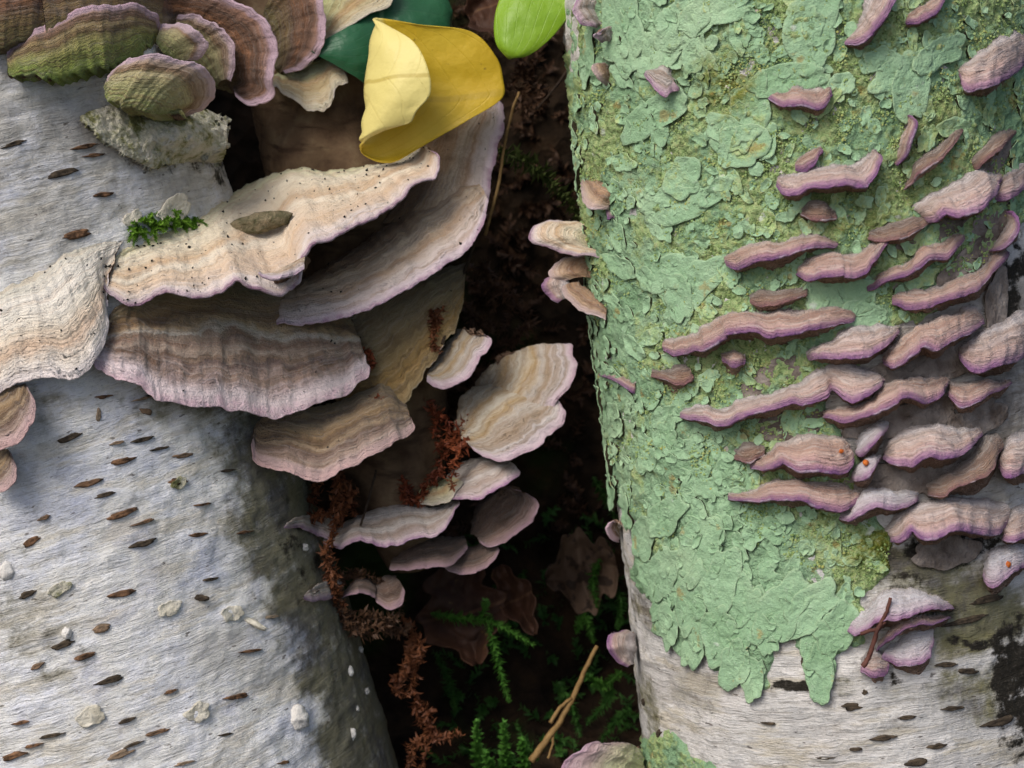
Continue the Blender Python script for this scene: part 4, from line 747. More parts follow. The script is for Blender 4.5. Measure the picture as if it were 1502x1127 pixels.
# the many smaller lobes between them, too small to pick apart
parts = []; k_ = 0; fcs = []; small = []
for _ in range(6000):
    if len(parts) >= 620: break
    x = rng.uniform(842, 1490); y = rng.uniform(-10, 980)
    if float(polydist(np.array([x]), np.array([y]), LPOLY)[0]) < 8: continue
    sz = rng.uniform(4.5, 11)
    if any((x - a) ** 2 + (y - b) ** 2 < (.7 * (sz + c)) ** 2 for a, b, c in small): continue
    small.append((x, y, sz)); li += 1
    q_ = lobe_mesh(TR, x, y, sz, rng.uniform(0, 180), rng.uniform(1., 1.5), int(rng.integers(2, 5)), rng.uniform(.3, .9), .0007 + .0008 * rng.random(), li * 1.913, sm_=rng.uniform(0, .6), seg=18, raw=True)
    fcs.append(q_[1] + k_); k_ += len(q_[0]); parts.append(q_)
sml = mesh('small_lobes', np.vstack([q_[0] for q_ in parts]), np.vstack(fcs), True, dict(r=np.concatenate([q_[2] for q_ in parts]), under=np.concatenate([q_[3] for q_ in parts]), smooth=np.concatenate([q_[4] for q_ in parts]), olive=np.concatenate([q_[5] for q_ in parts])))
link('small_lobes', sml, M_LOBE, lichen)['kind'] = 'stuff'
# soredia: thousands of powdery grains in the middle of the lichen
def grains():
    mu_v = []; mu_f = []; k = 0; nG = 20000
    x = rng.uniform(845, 1490, nG * 3); y = rng.uniform(-10, 860, nG * 3)
    cl = fbm(np.stack([x / 46, y / 40, 0 * x + 2], -1), 3)
    d_ = polydist(x, y, LPOLY); s_ = blobs(x, y, SMOOTH)
    ok = (d_ > 6) & (cl + .2 > .6 * s_) & (rng.random(nG * 3) < .25 + sstep(-.1, .4, cl))
    x, y = x[ok][:nG], y[ok][:nG]
    _, _, th, h = TR.hit(x, y)
    r = .00014 + .00030 * rng.random(len(x)) ** 2
    C = TR.surf(th, h, .0010 + r * .5 + .0006 * rng.random(len(x)))
    ico = np.array([(0, 0, 1), (.9, 0, .4), (.28, .85, .4), (-.73, .53, .4), (-.73, -.53, .4), (.28, -.85, .4), (.73, .53, -.4), (-.28, .85, -.4), (-.9, 0, -.4), (-.28, -.85, -.4), (.73, -.53, -.4)])
    icf = np.array([(0, 1, 2), (0, 2, 3), (0, 3, 4), (0, 4, 5), (0, 5, 1), (1, 6, 2), (2, 7, 3), (3, 8, 4), (4, 9, 5), (5, 10, 1), (2, 6, 7), (3, 7, 8), (4, 8, 9), (5, 9, 10), (1, 10, 6)])
    sc = r[:, None] * rng.uniform(.7, 1.5, (len(x), 3))
    V = C[:, None] + ico[None] * sc[:, None] + rng.normal(size=(len(x), 11, 3)) * r[:, None, None] * .12
    Fc = (icf[None] + (np.arange(len(x)) * 11)[:, None, None]).reshape(-1, 3)
    return mesh('soredia', V.reshape(-1, 3), Fc, True, dict(rnd=np.repeat(rng.random(len(x)), 11)))
m = NT('lichen_grains'); rn = m.attr('rnd'); p = m.pos()
c_ = m.ramp(m.math('ADD', m.math('MULTIPLY', rn, .5), m.math('MULTIPLY', m.noise(p, 60, 3), .6)), [(.25, (.16, .23, .07)), (.5, (.24, .34, .125)), (.65, (.31, .40, .17)), (.85, (.35, .35, .11))])
M_GRAIN = m.fin(c_, .95, None, .1)
link('soredia', grains(), M_GRAIN, lichen)['kind'] = 'stuff'

# fuzzy whitish-brown fungus mat between the violet tiers
M_MAT = simple('fungus_mat', (.10, .075, .06), (.30, .26, .23), 170, .95, .001, .1)
def mat_patch(name, px, py, size, ang, asp, label, mt, cat='fungus', T=TR, curl=.4, group=None, base=.0008):
    global li; li += 1
    return link(name, lobe_mesh(T, px, py, size, ang, asp, 4, curl, base, li * 1.7, name), mt, trunk_r if T is TR else trunk_l)
for (x, y, s_, a, asp) in [(1330, 545, 46, 10, 2.0), (1400, 520, 40, 20, 1.6), (1330, 610, 50, 8, 2.0), (1430, 615, 36, 10, 1.6), (1290, 705, 50, 5, 2.0), (1400, 690, 44, 10, 1.5), (1420, 395, 44, 25, 1.6), (1445, 330, 40, 35, 1.5), (1370, 335, 34, 20, 1.8), (1455, 445, 34, 80, 1.6), (1130, 560, 36, 30, 1.6), (1165, 620, 34, 10, 1.6), (1455, 225, 30, 30, 1.5), (1385, 810, 36, 0, 1.5)]:
    mat_patch('fungus_felt', x, y, s_, a, asp, 'fuzzy grey-brown fungus felt on the bark between violet shelf tiers', M_MAT, group='fungus felt between the tiers')

# ------------------------------------------------------------------ leaves
def leaf_mat(name, c1, c2, vein, under=None, rough=.5, tl=.25, spots=(.1, .06, .02), spot=.7):
    m = NT(name); p = m.pos(); n_ = m.noise(p, 45, 4); a = m.attr('s'); t = m.attr('t')
    c = m.ramp(n_, [(.3, c1), (.7, c2)])
    if under: c = m.mix(m.sm(t, .55, .7), c, under)
    side = m.math('ABSOLUTE', m.math('SUBTRACT', a, .5))
    wv = m.math('FRACT', m.math('ADD', m.math('MULTIPLY', t, 7), m.math('MULTIPLY', side, -3.2)))
    vn = m.sm(m.math('ABSOLUTE', m.math('SUBTRACT', wv, .5)), .06, .0)
    mid = m.sm(side, .022, .008)
    c = m.mix(m.math('MULTIPLY', m.math('MAXIMUM', mid, m.math('MULTIPLY', vn, .16)), .5), c, vein)
    c = m.mix(m.math('MULTIPLY', m.sm(m.noise(p, 190, 3), spot, spot + .06), .8), c, spots)
    nb = m.bump(m.math('ADD', m.math('MULTIPLY', m.noise(p, 420, 3), .6), m.math('MULTIPLY', vn, -.15)), .0006, .7)
    mt = m.fin(c, rough, nb, .35)
    mt.node_tree.nodes['Principled BSDF'].inputs['Transmission Weight'].default_value = 0
    return mt
def sheet(name, rows, thick, mat, nr=60, nc=60, wob=.0006, seed=1.):
    """rows: list of rows, each a list of (px, py, depth); lofted both ways into a thin two-sided sheet."""
    rs = np.array([pline(r, nc) for r in rows])
    G = np.stack([pline(rs[:, j], nr) for j in range(nc)], 1)
    V = pt(G[..., 0], G[..., 1], G[..., 2]); V = V + F * (fbm(V * 70 + seed, 3) * wob + (fbm(V * 330 + seed, 4, .6) * .0013 if thick > .001 else 0))[..., None]
    Nn = np.cross(np.gradient(V, axis=0), np.gradient(V, axis=1)); Nn /= np.linalg.norm(Nn, axis=-1, keepdims=True) + 1e-12
    s, t = np.meshgrid(np.linspace(0, 1, nr), np.linspace(0, 1, nc), indexing='ij')
    V2 = V - Nn * thick; n = nr * nc
    f = np.vstack([gridf(nr, nc), gridf(nr, nc, n)[:, ::-1]])
    per = np.r_[np.arange(nc), np.arange(1, nr) * nc + nc - 1, (nr - 1) * nc + np.arange(nc - 2, -1, -1), np.arange(nr - 2, 0, -1) * nc]
    p2 = np.roll(per, -1); f = np.vstack([f, np.stack([per, p2, p2 + n, per + n], -1)])
    return mesh(name, np.vstack([V.reshape(-1, 3), V2.reshape(-1, 3)]), f, True, dict(s=np.tile(s.ravel(), 2), t=np.tile(t.ravel(), 2))), V
# folded yellow leaf: each row runs from the far right edge of the blade, round the fold on the left, to the free edge of the flap
M_YEL = leaf_mat('yellow_leaf', (.50, .33, .012), (.60, .43, .035), (.36, .25, .02), (.70, .60, .21), .48, spot=.69)
yl = [[(612, 36, .612), (580, 30, .612), (556, 27, .611), (546, 29, .609), (552, 30, .607), (562, 34, .606)],
      [(690, 46, .614), (630, 50, .614), (565, 55, .613), (542, 62, .609), (562, 62, .602), (607, 62, .599)],
      [(728, 84, .616), (650, 88, .616), (565, 95, .615), (536, 105, .609), (570, 104, .599), (628, 102, .596)],
      [(738, 118, .618), (655, 124, .618), (560, 135, .616), (533, 142, .609), (570, 140, .598), (631, 138, .597)],
      [(736, 145, .618), (650, 160, .618), (556, 175, .616), (529, 178, .609), (560, 170, .600), (612, 162, .598)],
      [(690, 175, .618), (630, 195, .618), (556, 208, .616), (526, 205, .610), (552, 190, .602), (604, 178, .600)],
      [(620, 215, .617), (590, 228, .617), (550, 230, .616), (527, 216, .611), (545, 197, .604), (590, 184, .601)],
      [(585, 236, .615), (570, 240, .615), (548, 236, .614), (529, 222, .611), (541, 204, .606), (575, 187, .603)]]
me, _ = sheet('yellow_leaf', yl, .0003, M_YEL, 70, 90, .0005)
tag(link('yellow_leaf', me, M_YEL), 'yellow fallen leaf folded over on itself against the pale pink shelf fungus', 'leaf')
M_IVY = leaf_mat('dark_green_leaf', (.012, .075, .032), (.025, .115, .05), (.13, .23, .13), None, .38, spot=.8)
iv = [[(456, 76, .616), (458, 76, .616), (459, 77, .616), (460, 78, .616)], [(478, 58, .617), (482, 70, .616), (484, 82, .616), (486, 92, .617)], [(508, 42, .619), (516, 62, .617), (522, 90, .617), (520, 112, .619)],
      [(550, 14, .623), (560, 50, .621), (566, 90, .621), (548, 128, .623)], [(600, -6, .627), (610, 30, .624), (616, 80, .624), (600, 130, .626)], [(648, -8, .63), (650, 20, .628), (652, 60, .628), (640, 110, .63)], [(664, 18, .632), (662, 30, .632), (662, 44, .632), (660, 60, .632)]]
me, _ = sheet('ivy_leaf', iv, .0003, M_IVY, 50, 40, .0008)
tag(link('ivy_leaf', me, M_IVY), 'dark green pointed ivy leaf half hidden behind the yellow leaf', 'leaf')
M_GRN = leaf_mat('bright_green_leaf', (.16, .30, .012), (.22, .37, .02), (.26, .40, .06), None, .42, spot=.85)
gl = [[(744, 84, .598), (745, 85, .598), (747, 86, .598), (749, 85, .598)], [(729, 66, .598), (742, 72, .596), (760, 80, .596), (776, 80, .597)], [(725, 42, .599), (745, 48, .596), (780, 60, .596), (806, 58, .597)], [(729, 12, .600), (755, 18, .597), (800, 30, .597), (830, 30, .598)],
      [(742, -20, .602), (775, -12, .599), (830, -4, .599), (856, -6, .600)], [(770, -60, .606), (800, -52, .602), (850, -46, .602), (876, -48, .603)], [(830, -110, .612), (850, -105, .610), (870, -102, .610), (885, -100, .611)]]
me, _ = sheet('green_leaf', gl, .0003, M_GRN, 50, 40, .0006)
tag(link('green_leaf', me, M_GRN), 'bright green oval leaf hanging down beside the lichen-covered birch', 'leaf')
M_DEAD = leaf_mat('dead_leaf', (.022, .009, .005), (.075, .03, .014), (.14, .07, .035), None, .7, spot=.64)
def ovate(pts, n=7, cup=.006):
    """pts: base, tip, half width px, depth at base, depth at tip -> rows for sheet()"""
    (x0, y0), (x1, y1), hw, d0, d1 = pts; L = math.hypot(x1 - x0, y1 - y0); nx, ny = -(y1 - y0) / L, (x1 - x0) / L; rows = []
    for k in range(n):
        t = k / (n - 1); wv = hw * (math.sin(math.pi * min(max(t, .02), .985) ** .8) ** .75) * (1 + .35 * math.sin(t * 17 + x0) * math.sin(t * 5 + y0)) + .6; cx, cy, d = x0 + (x1 - x0) * t, y0 + (y1 - y0) * t, d0 + (d1 - d0) * t
        rows.append([(cx + nx * wv * s, cy + ny * wv * s, d - cup * abs(s) ** 1.5) for s in (-1, -.5, 0, .5, 1)])
    return rows
DEADL = [(((660, 830), (700, 975), 62, .690, .668), 'dead_leaf', 'dark brown dead leaf below the dusky shelf fungi in the gap'), (((730, 830), (785, 932), 26, .684, .672), 'dead_leaf', 'narrow reddish dead leaf tip beside the dark brown leaf in the gap'),
         (((905, 830), (800, 850), 58, .70, .705), 'dead_leaf', 'pale brown spotted dead leaf lying in the gap by the lichen birch edge'), (((700, -40), (735, 62), 36, .665, .655), 'dead_leaf', 'brown dead leaf above the yellow leaf')]
M_DEAD2 = leaf_mat('dead_leaf_pale', (.07, .042, .026), (.15, .095, .06), (.18, .12, .08), None, .75, spot=.54, spots=(.02, .012, .008))
for k, (a, nm, lb) in enumerate(DEADL):
    mt = M_DEAD2 if k == 2 else M_DEAD
    me, _ = sheet(nm, ovate(a, 13), .0003, mt, 60, 40, .005, k * 3.1)
    tag(link(nm, me, mt), lb, 'leaf', 'dead leaves in the gap')

# ------------------------------------------------------------------ moss fronds, dead moss, stems
def frond_geo(mu, path, rad, ll, lw, dens, tilt=.6, jit=.25, curl=.2, rings=3):
    """a stem with many small pointed leaves set round it; path in world space"""
    path = np.asarray(path); L = np.linalg.norm(np.diff(path, axis=0), axis=1).sum(); n = max(6, int(L * dens))
    pp = pline(path, max(8, n // 2)); V, f = tube(pp, np.linspace(rad, rad * .4, len(pp)), 5); mu.add(V, f)
    q = pline(path, n); t = np.gradient(q, axis=0); t /= np.linalg.norm(t, axis=1)[:, None] + 1e-12
    for i in range(n):
        a = np.cross(t[i], [.3, .7, .2]); a /= np.linalg.norm(a); b = np.cross(t[i], a)
        fade = (1 - .55 * (i / n) ** 3) * (.65 + .35 * min(1, i / n * 6))
        for k in range(rings):
            an = i * 2.4 + k * 2 * math.pi / rings + rng.normal() * jit
            o_ = math.cos(an) * a + math.sin(an) * b
            d = o_ * (1 - tilt * .4) + t[i] * tilt + rng.normal(size=3) * jit * .5; d /= np.linalg.norm(d)
            s = np.cross(d, t[i]); s /= np.linalg.norm(s) + 1e-9; nn = np.cross(s, d)
            l_ = ll * fade * rng.uniform(.7, 1.2); w_ = lw * fade
            P0 = q[i]; mid = P0 + d * l_ * .45; tip = P0 + d * l_ - nn * l_ * curl * rng.uniform(-.4, 1)
            mu.add([P0 - s * w_ * .3, P0 + s * w_ * .3, mid + s * w_ + nn * w_ * .3, tip, mid - s * w_ + nn * w_ * .3, mid - nn * w_ * .2], [(0, 1, 5), (1, 2, 5), (2, 3, 5), (3, 4, 5), (4, 0, 5)])
def pix(path, d0, d1=None, wob=.0):
    a = np.array(path, float); d = np.linspace(d0, d0 if d1 is None else d1, len(a)); q = pline(np.c_[a, d], max(8, len(a) * 5)); return pt(q[:, 0], q[:, 1], q[:, 2])
def green_mat(name, c1, c2):
    m = NT(name); p = m.pos(); c = m.ramp(m.noise(p, 130, 3), [(.3, c1), (.7, c2)]); mt = m.fin(c, .6, None, .3); return mt
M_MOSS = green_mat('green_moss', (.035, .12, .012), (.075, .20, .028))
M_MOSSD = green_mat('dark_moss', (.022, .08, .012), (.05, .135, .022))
M_FERN = green_mat('olive_fern_moss', (.07, .10, .022), (.13, .17, .045))
M_TUFT = green_mat('bright_tuft', (.09, .21, .015), (.17, .32, .03))
M_RUST = green_mat('rusty_moss', (.075, .022, .008), (.19, .07, .028))
M_RED = green_mat('red_moss', (.10, .020, .008), (.21, .055, .02))
M_BROWN = green_mat('brown_moss', (.045, .022, .011), (.10, .052, .028))
def frond(name, path, d0, d1, ll, lw, dens, mat, label, cat, group, branches=(), **kw):
    mu = Multi(); frond_geo(mu, pix(path, d0, d1), .00035, ll, lw, dens, **kw)
    for (bp_, e0, e1) in branches: frond_geo(mu, pix(bp_, e0, e1), .0003, ll * .85, lw * .85, dens, **kw)
    return tag(mu.build(name, mat, None, False), label, cat, group)
GM = 'green moss fronds in the gap'
frond('moss_frond', [(632, 900), (680, 908), (720, 912), (782, 946)], .672, .664, .0034, .0007, 1900, M_MOSS, 'long green feathery moss shoot lying across the dark brown dead leaf', 'moss', GM, [([(705, 905), (712, 890), (712, 882)], .668, .664)])
frond('moss_frond', [(716, 915), (728, 960), (738, 1000), (746, 1028)], .668, .656, .0034, .0007, 1900, M_MOSS, 'green moss shoot pointing down from the long feathery one', 'moss', GM)
for k, (a, d0, d1, lb) in enumerate([([(702, 1150), (700, 1105), (698, 1058)], .668, .650, 'upright bright moss shoot beside the dead rusty strand'), ([(742, 1150), (741, 1105), (739, 1060)], .668, .648, 'tallest upright bright moss shoot near the forked grass stem'),
                                    ([(768, 1150), (768, 1110), (765, 1084)], .668, .650, 'short upright bright moss shoot at the foot of the forked grass stem'),
                                    ([(720, 1150), (718, 1125), (712, 1104)], .668, .655, 'small upright moss shoot between two taller ones')]):
    frond('moss_frond', a, d0, d1, .0036, .0008, 1900, M_MOSS, lb, 'moss', GM)
for k, (a, lb) in enumerate([([(900, 1010), (890, 1030), (862, 1060)], 'dark moss shoot hanging by the pale birch edge'), ([(912, 985), (885, 1005), (858, 990)], 'dark moss shoot right of the forked grass stem'), ([(880, 820), (870, 850), (876, 890)], 'upright moss shoot in front of the spotted dead leaf'),
                            ([(905, 860), (912, 890), (905, 920)], 'moss shoot against the lichen birch above the pink knob'), ([(845, 930), (858, 905), (870, 940)], 'moss shoot at the top of the forked grass stem'), ([(870, 700), (885, 725), (902, 760)], 'dim moss shoot in the dark next to the lichen edge'),
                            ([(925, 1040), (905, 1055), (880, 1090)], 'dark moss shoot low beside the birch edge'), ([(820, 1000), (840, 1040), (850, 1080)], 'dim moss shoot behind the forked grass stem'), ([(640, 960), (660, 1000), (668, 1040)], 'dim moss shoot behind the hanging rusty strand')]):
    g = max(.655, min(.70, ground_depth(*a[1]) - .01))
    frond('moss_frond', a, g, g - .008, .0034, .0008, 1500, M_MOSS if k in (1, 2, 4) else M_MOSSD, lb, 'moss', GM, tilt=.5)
frond('fern_moss', [(728, 222), (765, 235), (800, 258), (832, 292), (850, 322)], .672, .660, .0058, .0013, 900, M_FERN, 'olive fern-like moss frond arching through the dark gap', 'moss', None, tilt=.35, curl=.5)
frond('moss_frond', [(520, 1150), (534, 1118), (548, 1104)], .655, .648, .0034, .0009, 1500, M_MOSS, 'green moss tuft at the shaded foot of the white birch', 'moss', None, [([(545, 1150), (550, 1120), (562, 1112)], .655, .65)])

# moss and litter carpet over the bank behind the trunks (uncountable)
def carpet(name, mat, n, xr, yr, ll, lw, label, cat, thr=None):
    mu = Multi()
    for _ in range(n):
        px, py = rng.uniform(*xr), rng.uniform(*yr)
        if thr is not None and fbm(np.array([[px / 60, py / 60, 4.]]), 3)[0] < thr: continue
        d = ground_depth(px, py); b0 = P(px, py, d); v = rng.normal(size=3) * np.array([1, .6, .6]) + np.array([0, -.6, .8]); v /= np.linalg.norm(v); l_ = rng.uniform(.008, .02)
        frond_geo(mu, [b0 - v * .002, b0 + v * l_ * .5 + rng.normal(size=3) * .001, b0 + v * l_ + np.array([0, 0, -.002])], .0003, ll, lw, 700, rings=2)
    return tag(mu.build(name, mat, None, False), label, cat, None, 'stuff')
carpet('moss_carpet', M_MOSSD, 170, (640, 950), (760, 1150), .0036, .0009, 'dark green moss carpet on the soil bank between the trunks', 'moss', -.12)
carpet('litter', M_BROWN, 210, (640, 900), (-20, 800), .0045, .0012, 'brown dead moss and crumbs on the dark soil bank between the trunks', 'litter', -.25)

# dead rusty moss hanging from and clinging to the fungi
GD = 'dead rusty moss'
def dead(name, strands, mat, label, ll=.0034, lw=.0008, dens=1300, jit=.5, curl=.7):
    mu = Multi()
    for (a, d0, d1) in strands:
        pth = pix(a, d0, d1); pth = pth + rng.normal(size=pth.shape) * .0006
        frond_geo(mu, pth, .00045, ll, lw, dens, tilt=.45, jit=jit, curl=curl)
    return tag(mu.build(name, mat, None, False), label, 'dead moss', GD)
dead('dead_moss', [([(500, 690), (492, 730), (488, 770), (484, 800)], .628, .616), ([(520, 720), (505, 745), (498, 770)], .626, .620), ([(484, 790), (480, 820), (488, 850), (495, 880)], .617, .622), ([(470, 700), (455, 735), (440, 760)], .630, .626), ([(500, 740), (470, 760), (425, 768)], .622, .622), ([(478, 820), (492, 850), (500, 900)], .62, .626), ([(500, 700), (512, 730), (520, 760)], .630, .624)], M_RUST, 'rusty brown moss clump draped over the wavy whitish shelf fungus')
dead('dead_moss', [([(496, 880), (505, 905), (530, 918), (560, 915), (578, 895)], .624, .632), ([(500, 895), (520, 925), (550, 928), (585, 905), (592, 880)], .626, .634), ([(510, 905), (540, 905), (565, 905)], .63, .63), ([(560, 915), (585, 930), (600, 915)], .634, .64), ([(470, 830), (490, 850), (530, 842), (560, 850)], .634, .636)], M_BROWN, 'brown curled moss ring below the pointed lilac fungus')
dead('dead_moss', [([(590, 905), (606, 930), (598, 970), (606, 1000), (612, 1040), (625, 1080), (612, 1150)], .645, .650), ([(605, 960), (585, 990), (580, 1015), (600, 1020)], .645, .645), ([(612, 1030), (628, 1050), (632, 1080), (660, 1082), (676, 1076)], .646, .646), ([(600, 930), (620, 950), (606, 980)], .645, .645), ([(620, 1080), (606, 1100), (600, 1135)], .648, .65)], M_RUST, 'long hanging strand of rusty dead moss in front of the dark gap', ll=.003)
dead('dead_moss', [([(690, 610), (668, 640), (655, 665), (640, 690), (620, 715)], .634, .626), ([(700, 645), (680, 655), (668, 680), (664, 715)], .630, .622), ([(585, 715), (605, 735), (630, 712), (650, 690)], .632, .626), ([(590, 700), (600, 730), (615, 742)], .632, .628), ([(640, 600), (660, 625), (650, 650)], .636, .634), ([(615, 590), (640, 610), (632, 640)], .638, .636), ([(690, 640), (665, 648), (640, 655)], .632, .630)], M_RED, 'reddish dead moss scattered between the ochre fan and the grey zoned fan', dens=800)
dead('dead_moss', [([(632, 455), (640, 475), (632, 500), (645, 515)], .622, .620), ([(648, 450), (642, 480)], .623, .622)], M_RUST, 'brown dead moss scrap stuck on the ochre fan beside a thin stalk', dens=1000, ll=.0026)
dead('dead_moss', [([(536, 512), (545, 530), (540, 545)], .617, .615), ([(545, 588), (556, 586), (552, 600)], .612, .610)], M_RED, 'two red-brown dead moss bits above the ochre shelf fungus', ll=.002, dens=900)
dead('dead_moss', [([(755, 90), (775, 120), (760, 150), (790, 165)], .670, .668), ([(790, 85), (765, 110), (745, 130)], .67, .668), ([(775, 120), (800, 140), (780, 180)], .67, .67)], M_BROWN, 'brown dead moss tangle in the gap below the bright green leaf', ll=.004)
dead('dead_moss', [([(700, 410), (730, 430), (760, 440), (740, 480)], .675, .68), ([(680, 440), (700, 470), (740, 490)], .67, .68), ([(780, 460), (760, 500), (735, 500)], .685, .68), ([(690, 395), (715, 400), (725, 455)], .672, .675)], M_BROWN, 'dim brown dead moss tangle in the gap behind the ochre fan', ll=.004)

def stalk(name, path, d0, d1, r0, r1, mat, label, cat='stem', extra=(), group=None):
    mu = Multi()
    for (a, e0, e1, q0, q1) in [(path, d0, d1, r0, r1)] + list(extra):
        pth = pix(a, e0, e1); pth = pth + np.cumsum(rng.normal(size=pth.shape), 0) * .00012; mu.add(*tube(pth, np.linspace(q0, q1, len(pth)), 8, .2, 2.))
    return tag(mu.build(name, mat), label, cat, group)
M_STRAW = simple('straw', (.17, .10, .035), (.30, .19, .075), 300, .7)
M_TWIG = simple('twig_bark', (.018, .012, .008), (.05, .032, .02), 300, .8)
stalk('grass_stem', [(876, 948), (858, 985), (842, 1020), (822, 1055), (800, 1085), (776, 1118)], .662, .648, .0007, .0013, M_STRAW, 'forked straw-coloured grass stem leaning in the mossy gap', extra=[([(838, 1025), (820, 1040), (806, 1062)], .656, .652, .0006, .0007), ([(812, 1068), (812, 1090), (806, 1112)], .653, .65, .0005, .0004)])
stalk('thin_stalk', [(700, 345), (684, 395), (668, 440), (655, 480), (648, 505)], .640, .621, .0006, .0005, M_TWIG, 'thin dark stalk leaning on the ochre fan of fungus')
stalk('thin_stalk', [(762, 135), (752, 170), (744, 220), (738, 270), (728, 310), (716, 345)], .640, .636, .0005, .0006, M_STRAW, 'thin brown stalk running down behind the upright pale pink shelf')
stalk('thin_stalk', [(552, 690), (545, 715), (535, 745), (528, 770)], .628, .622, .0004, .0004, M_TWIG, 'thin dark stalk standing in the rusty moss clump')
M_REDTW = simple('red_twig', (.06, .02, .014), (.13, .05, .035), 300, .6)
stalk('twig', [(1306, 878), (1298, 905), (1284, 930), (1270, 968), (1262, 980)], .541, .541, .0005, .0008, M_REDTW, 'reddish twig lying across the pale rosette below the lichen', 'twig', extra=[([(1262, 930), (1285, 925), (1300, 915)], .542, .541, .0006, .0005)])
stalk('thin_stalk', [(870, 1), (840, 500 * 0 + 95), (800, 150), (785, 165)], .66, .67, .0004, .0005, M_TWIG, 'thin dark stalk crossing the gap beneath the bright green leaf')

# ------------------------------------------------------------------ small things on the bare birch
def lump(name, px, py, w_, h_, d, dz, ang, mat, label, cat, group=None, amp=.25, seed=0.):
    """an irregular pebble-like body; w_, h_ in pixels, dz in mm, d depth of its centre"""
    n, m_ = 14, 22; ph = np.linspace(0, math.pi, n)[:, None]; th = np.linspace(0, 2 * math.pi, m_, endpoint=False)[None]
    D = np.stack([np.sin(ph) * np.cos(th), np.sin(ph) * np.sin(th), np.cos(ph) + 0 * th], -1)
    r = 1 + amp * fbm(D * 1.6 + seed, 3); c, s = math.cos(math.radians(ang)), math.sin(math.radians(ang)); sc = TAN / 751 * d
    x = D[..., 0] * r * w_ / 2 * sc; y = D[..., 1] * r * h_ / 2 * sc; z = D[..., 2] * r * dz / 2 * .001
    V = P(px, py, d) + (x * c - y * s)[..., None] * R_ + (x * s + y * c)[..., None] * U + z[..., None] * F
    return tag(link(name, mesh(name, V, gridf(n, m_, 0, True)), mat), label, cat, group)
M_WHITE = simple('white_bud', (.55, .52, .48), (.74, .72, .68), 500, .85)
def dl(x, y): return float(depth_left(np.array([x], float), np.array([y], float))[0])
GWB = 'white fungus buds on the shaded birch foot'
lump('fungus_bud', 436, 1052, 34, 36, dl(436, 1052), 5, 20, M_WHITE, 'largest round white fungus bud on the shaded side of the bare birch', 'fungus', GWB, .3, 1)
for k, (x, y, s_) in enumerate([(515, 1077, 16), (447, 803, 10), (529, 953, 8), (538, 1014, 8), (524, 1040, 7), (512, 985, 13), (10, 838, 22), (98, 929, 14)]):
    lump('fungus_bud', x, y, s_, s_ * 1.25, dl(x, y), 3, 10, M_WHITE, 'tiny white fungus bud on the bark of the bare birch', 'fungus', GWB, .3, k * 2.2)
# wood chip on the cream shelf
M_CHIP = simple('wood_chip', (.07, .075, .03), (.36, .29, .18), 380, .9, .002)
S1, N1 = CAPS['L1a']; S2, N2 = CAPS['L2a']
def cap_depth(keys, px, py):
    best = 9.
    for k in keys:
        S = CAPS[k][0]; x, y, d = proj(S.reshape(-1, 3)); i = np.argmin((x - px) ** 2 + (y - py) ** 2)
        if (x[i] - px) ** 2 + (y[i] - py) ** 2 < 120: best = min(best, d[i])
    return best
cdp = min(cap_depth(['L1a'], 380, 325), .62)
lump('wood_chip', 383, 326, 84, 30, cdp - .0105, 7, 10, M_CHIP, 'mossy brown wood chip lying on the cream shelf fungus', 'wood chip', None, .22, 5)
# moss tuft on the cream shelf
mu = Multi()
for k in range(70):
    x = rng.uniform(196, 292); y = 338 - (x - 196) * .14 + rng.uniform(-6, 12) - 8 * math.sin((x - 196) / 96 * 3.1); d = dl(x, y) - .001
    b0 = P(x, y, d); v = R_ * rng.normal() * .6 + U * rng.uniform(-.6, .5) - F * rng.uniform(.4, 1.2); v /= np.linalg.norm(v); l_ = rng.uniform(.003, .007)
    frond_geo(mu, [b0 - v * .001, b0 + v * l_ * .5, b0 + v * l_ - U * l_ * .2], .0002, .0016, .0003, 2600, tilt=.8, rings=3)
tag(mu.build('moss_tuft', M_TUFT, None, False), 'bright green moss tuft on the bark at the upper edge of the cream shelf', 'moss')
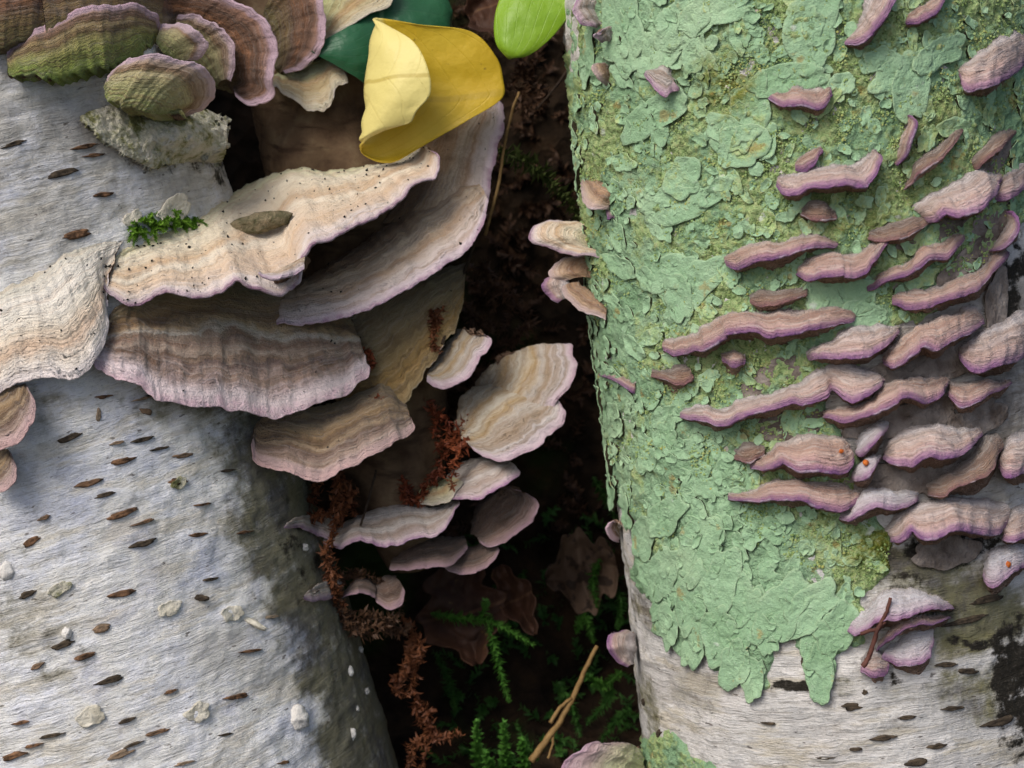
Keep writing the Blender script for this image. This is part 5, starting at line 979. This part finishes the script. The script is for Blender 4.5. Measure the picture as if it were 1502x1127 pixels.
# bark flakes and splinters
M_FLK = simple('bark_flake', (.50, .46, .36), (.68, .64, .54), 240, .85, .0006)
M_FLKG = NT('bark_flake_mossy'); _p = M_FLKG.pos(); _n = M_FLKG.noise(_p, 110, 7, .7)
M_FLKG = M_FLKG.fin(M_FLKG.ramp(_n, [(.3, (.05, .045, .02)), (.42, (.22, .22, .09)), (.5, (.50, .48, .36)), (.6, (.62, .58, .49)), (.7, (.30, .29, .13))]), .9, M_FLKG.bump(M_FLKG.noise(_p, 300, 5, .7), .0025), .15)
GF = 'peeling bark flakes on the bare birch'
for (x, y, s_, a, asp, cl, lb, mt) in [(250, 310, 26, 10, 1.5, 1.2, 'cream peeling bark flake behind the bright moss tuft', M_FLK), (192, 320, 12, 10, 1.3, 1, 'small cream bark flake beside the bright moss tuft', M_FLK), (250, 893, 14, 10, 1.3, 1.0, 'small ivory bark flake near the middle of the bare birch', M_FLK),
                                       (290, 1046, 16, 0, 1.2, .9, 'round ivory bark flake low on the bare birch', M_FLK), (134, 1050, 16, 0, 1.2, .9, 'round ivory bark flake beside a lenticel low on the bare birch', M_FLK), (88, 863, 12, 10, 1.4, 1., 'small curled tan bark flake on white bark', M_FLKG), (262, 708, 10, 0, 1.2, 1.2, 'small yellowish bark flake on white bark', M_FLKG),
                                       (342, 900, 14, -10, 1.2, 1.5, 'torn pale bark flake beside the splinter', M_FLK)]:
    mat_patch('bark_flake', x, y, s_, a, asp, lb, mt, 'bark', TL, cl * .35, GF, .0004)
lump('splinter', 372, 914, 48, 9, dl(372, 914) - .0004, 2.2, -28, M_FLK, 'pale grey wood splinter on the bare birch', 'wood chip', None, .3, 3)
lump('bark_pit', 295, 877, 22, 10, dl(295, 877), 1.6, -8, M_LENTD, None, None, None, .3, 8).parent = trunk_l
# thick hanging flake of crumbly bark under the green rosette
rows = [[(118, 168, .590), (140, 158, .586), (175, 150, .584), (230, 150, .588), (290, 156, .596), (335, 176, .606)],
        [(128, 182, .586), (150, 185, .580), (185, 180, .578), (235, 178, .582), (290, 182, .590), (334, 196, .602)],
        [(150, 204, .584), (170, 206, .578), (200, 206, .576), (240, 204, .581), (290, 206, .590), (332, 214, .602)],
        [(182, 226, .584), (195, 228, .580), (215, 230, .579), (245, 226, .584), (290, 226, .594), (328, 230, .606)],
        [(214, 244, .588), (222, 247, .586), (230, 248, .586), (250, 242, .590), (290, 238, .600), (324, 240, .610)]]
rows = [[(x, y, min(dl(x, y), d) - (.003 + .006 * k / 4 * (4 - k) / 2)) for (x, y, d) in r] for k, r in enumerate(rows)]
me, _ = sheet('hanging_bark_flake', rows, .0015, None, 90, 110, .0035, 4.)
tag(link('hanging_bark_flake', me, M_FLKG), 'crumbly greenish cream bark flake hanging below the green-tinged fungus rosette', 'bark')
# orange dots on the torn fungi
M_OR = simple('orange_dot', (.45, .10, .015), (.62, .17, .03), 400, .6)
for (x, y, s_, d) in [(1270, 679, 9, -.011), (1234, 662, 7, -.011), (1449, 680, 8, -.011), (1478, 828, 10, -.009)]:
    t_, _, _, _ = TR.hit(np.array([x], float), np.array([y], float))
    lump('orange_bud', x, y, s_, s_, float(t_[0]) + d, 1.6, 0, M_OR, 'tiny orange bud on a violet shelf fungus of the lichen birch', 'fungus', 'orange buds', .2, x)
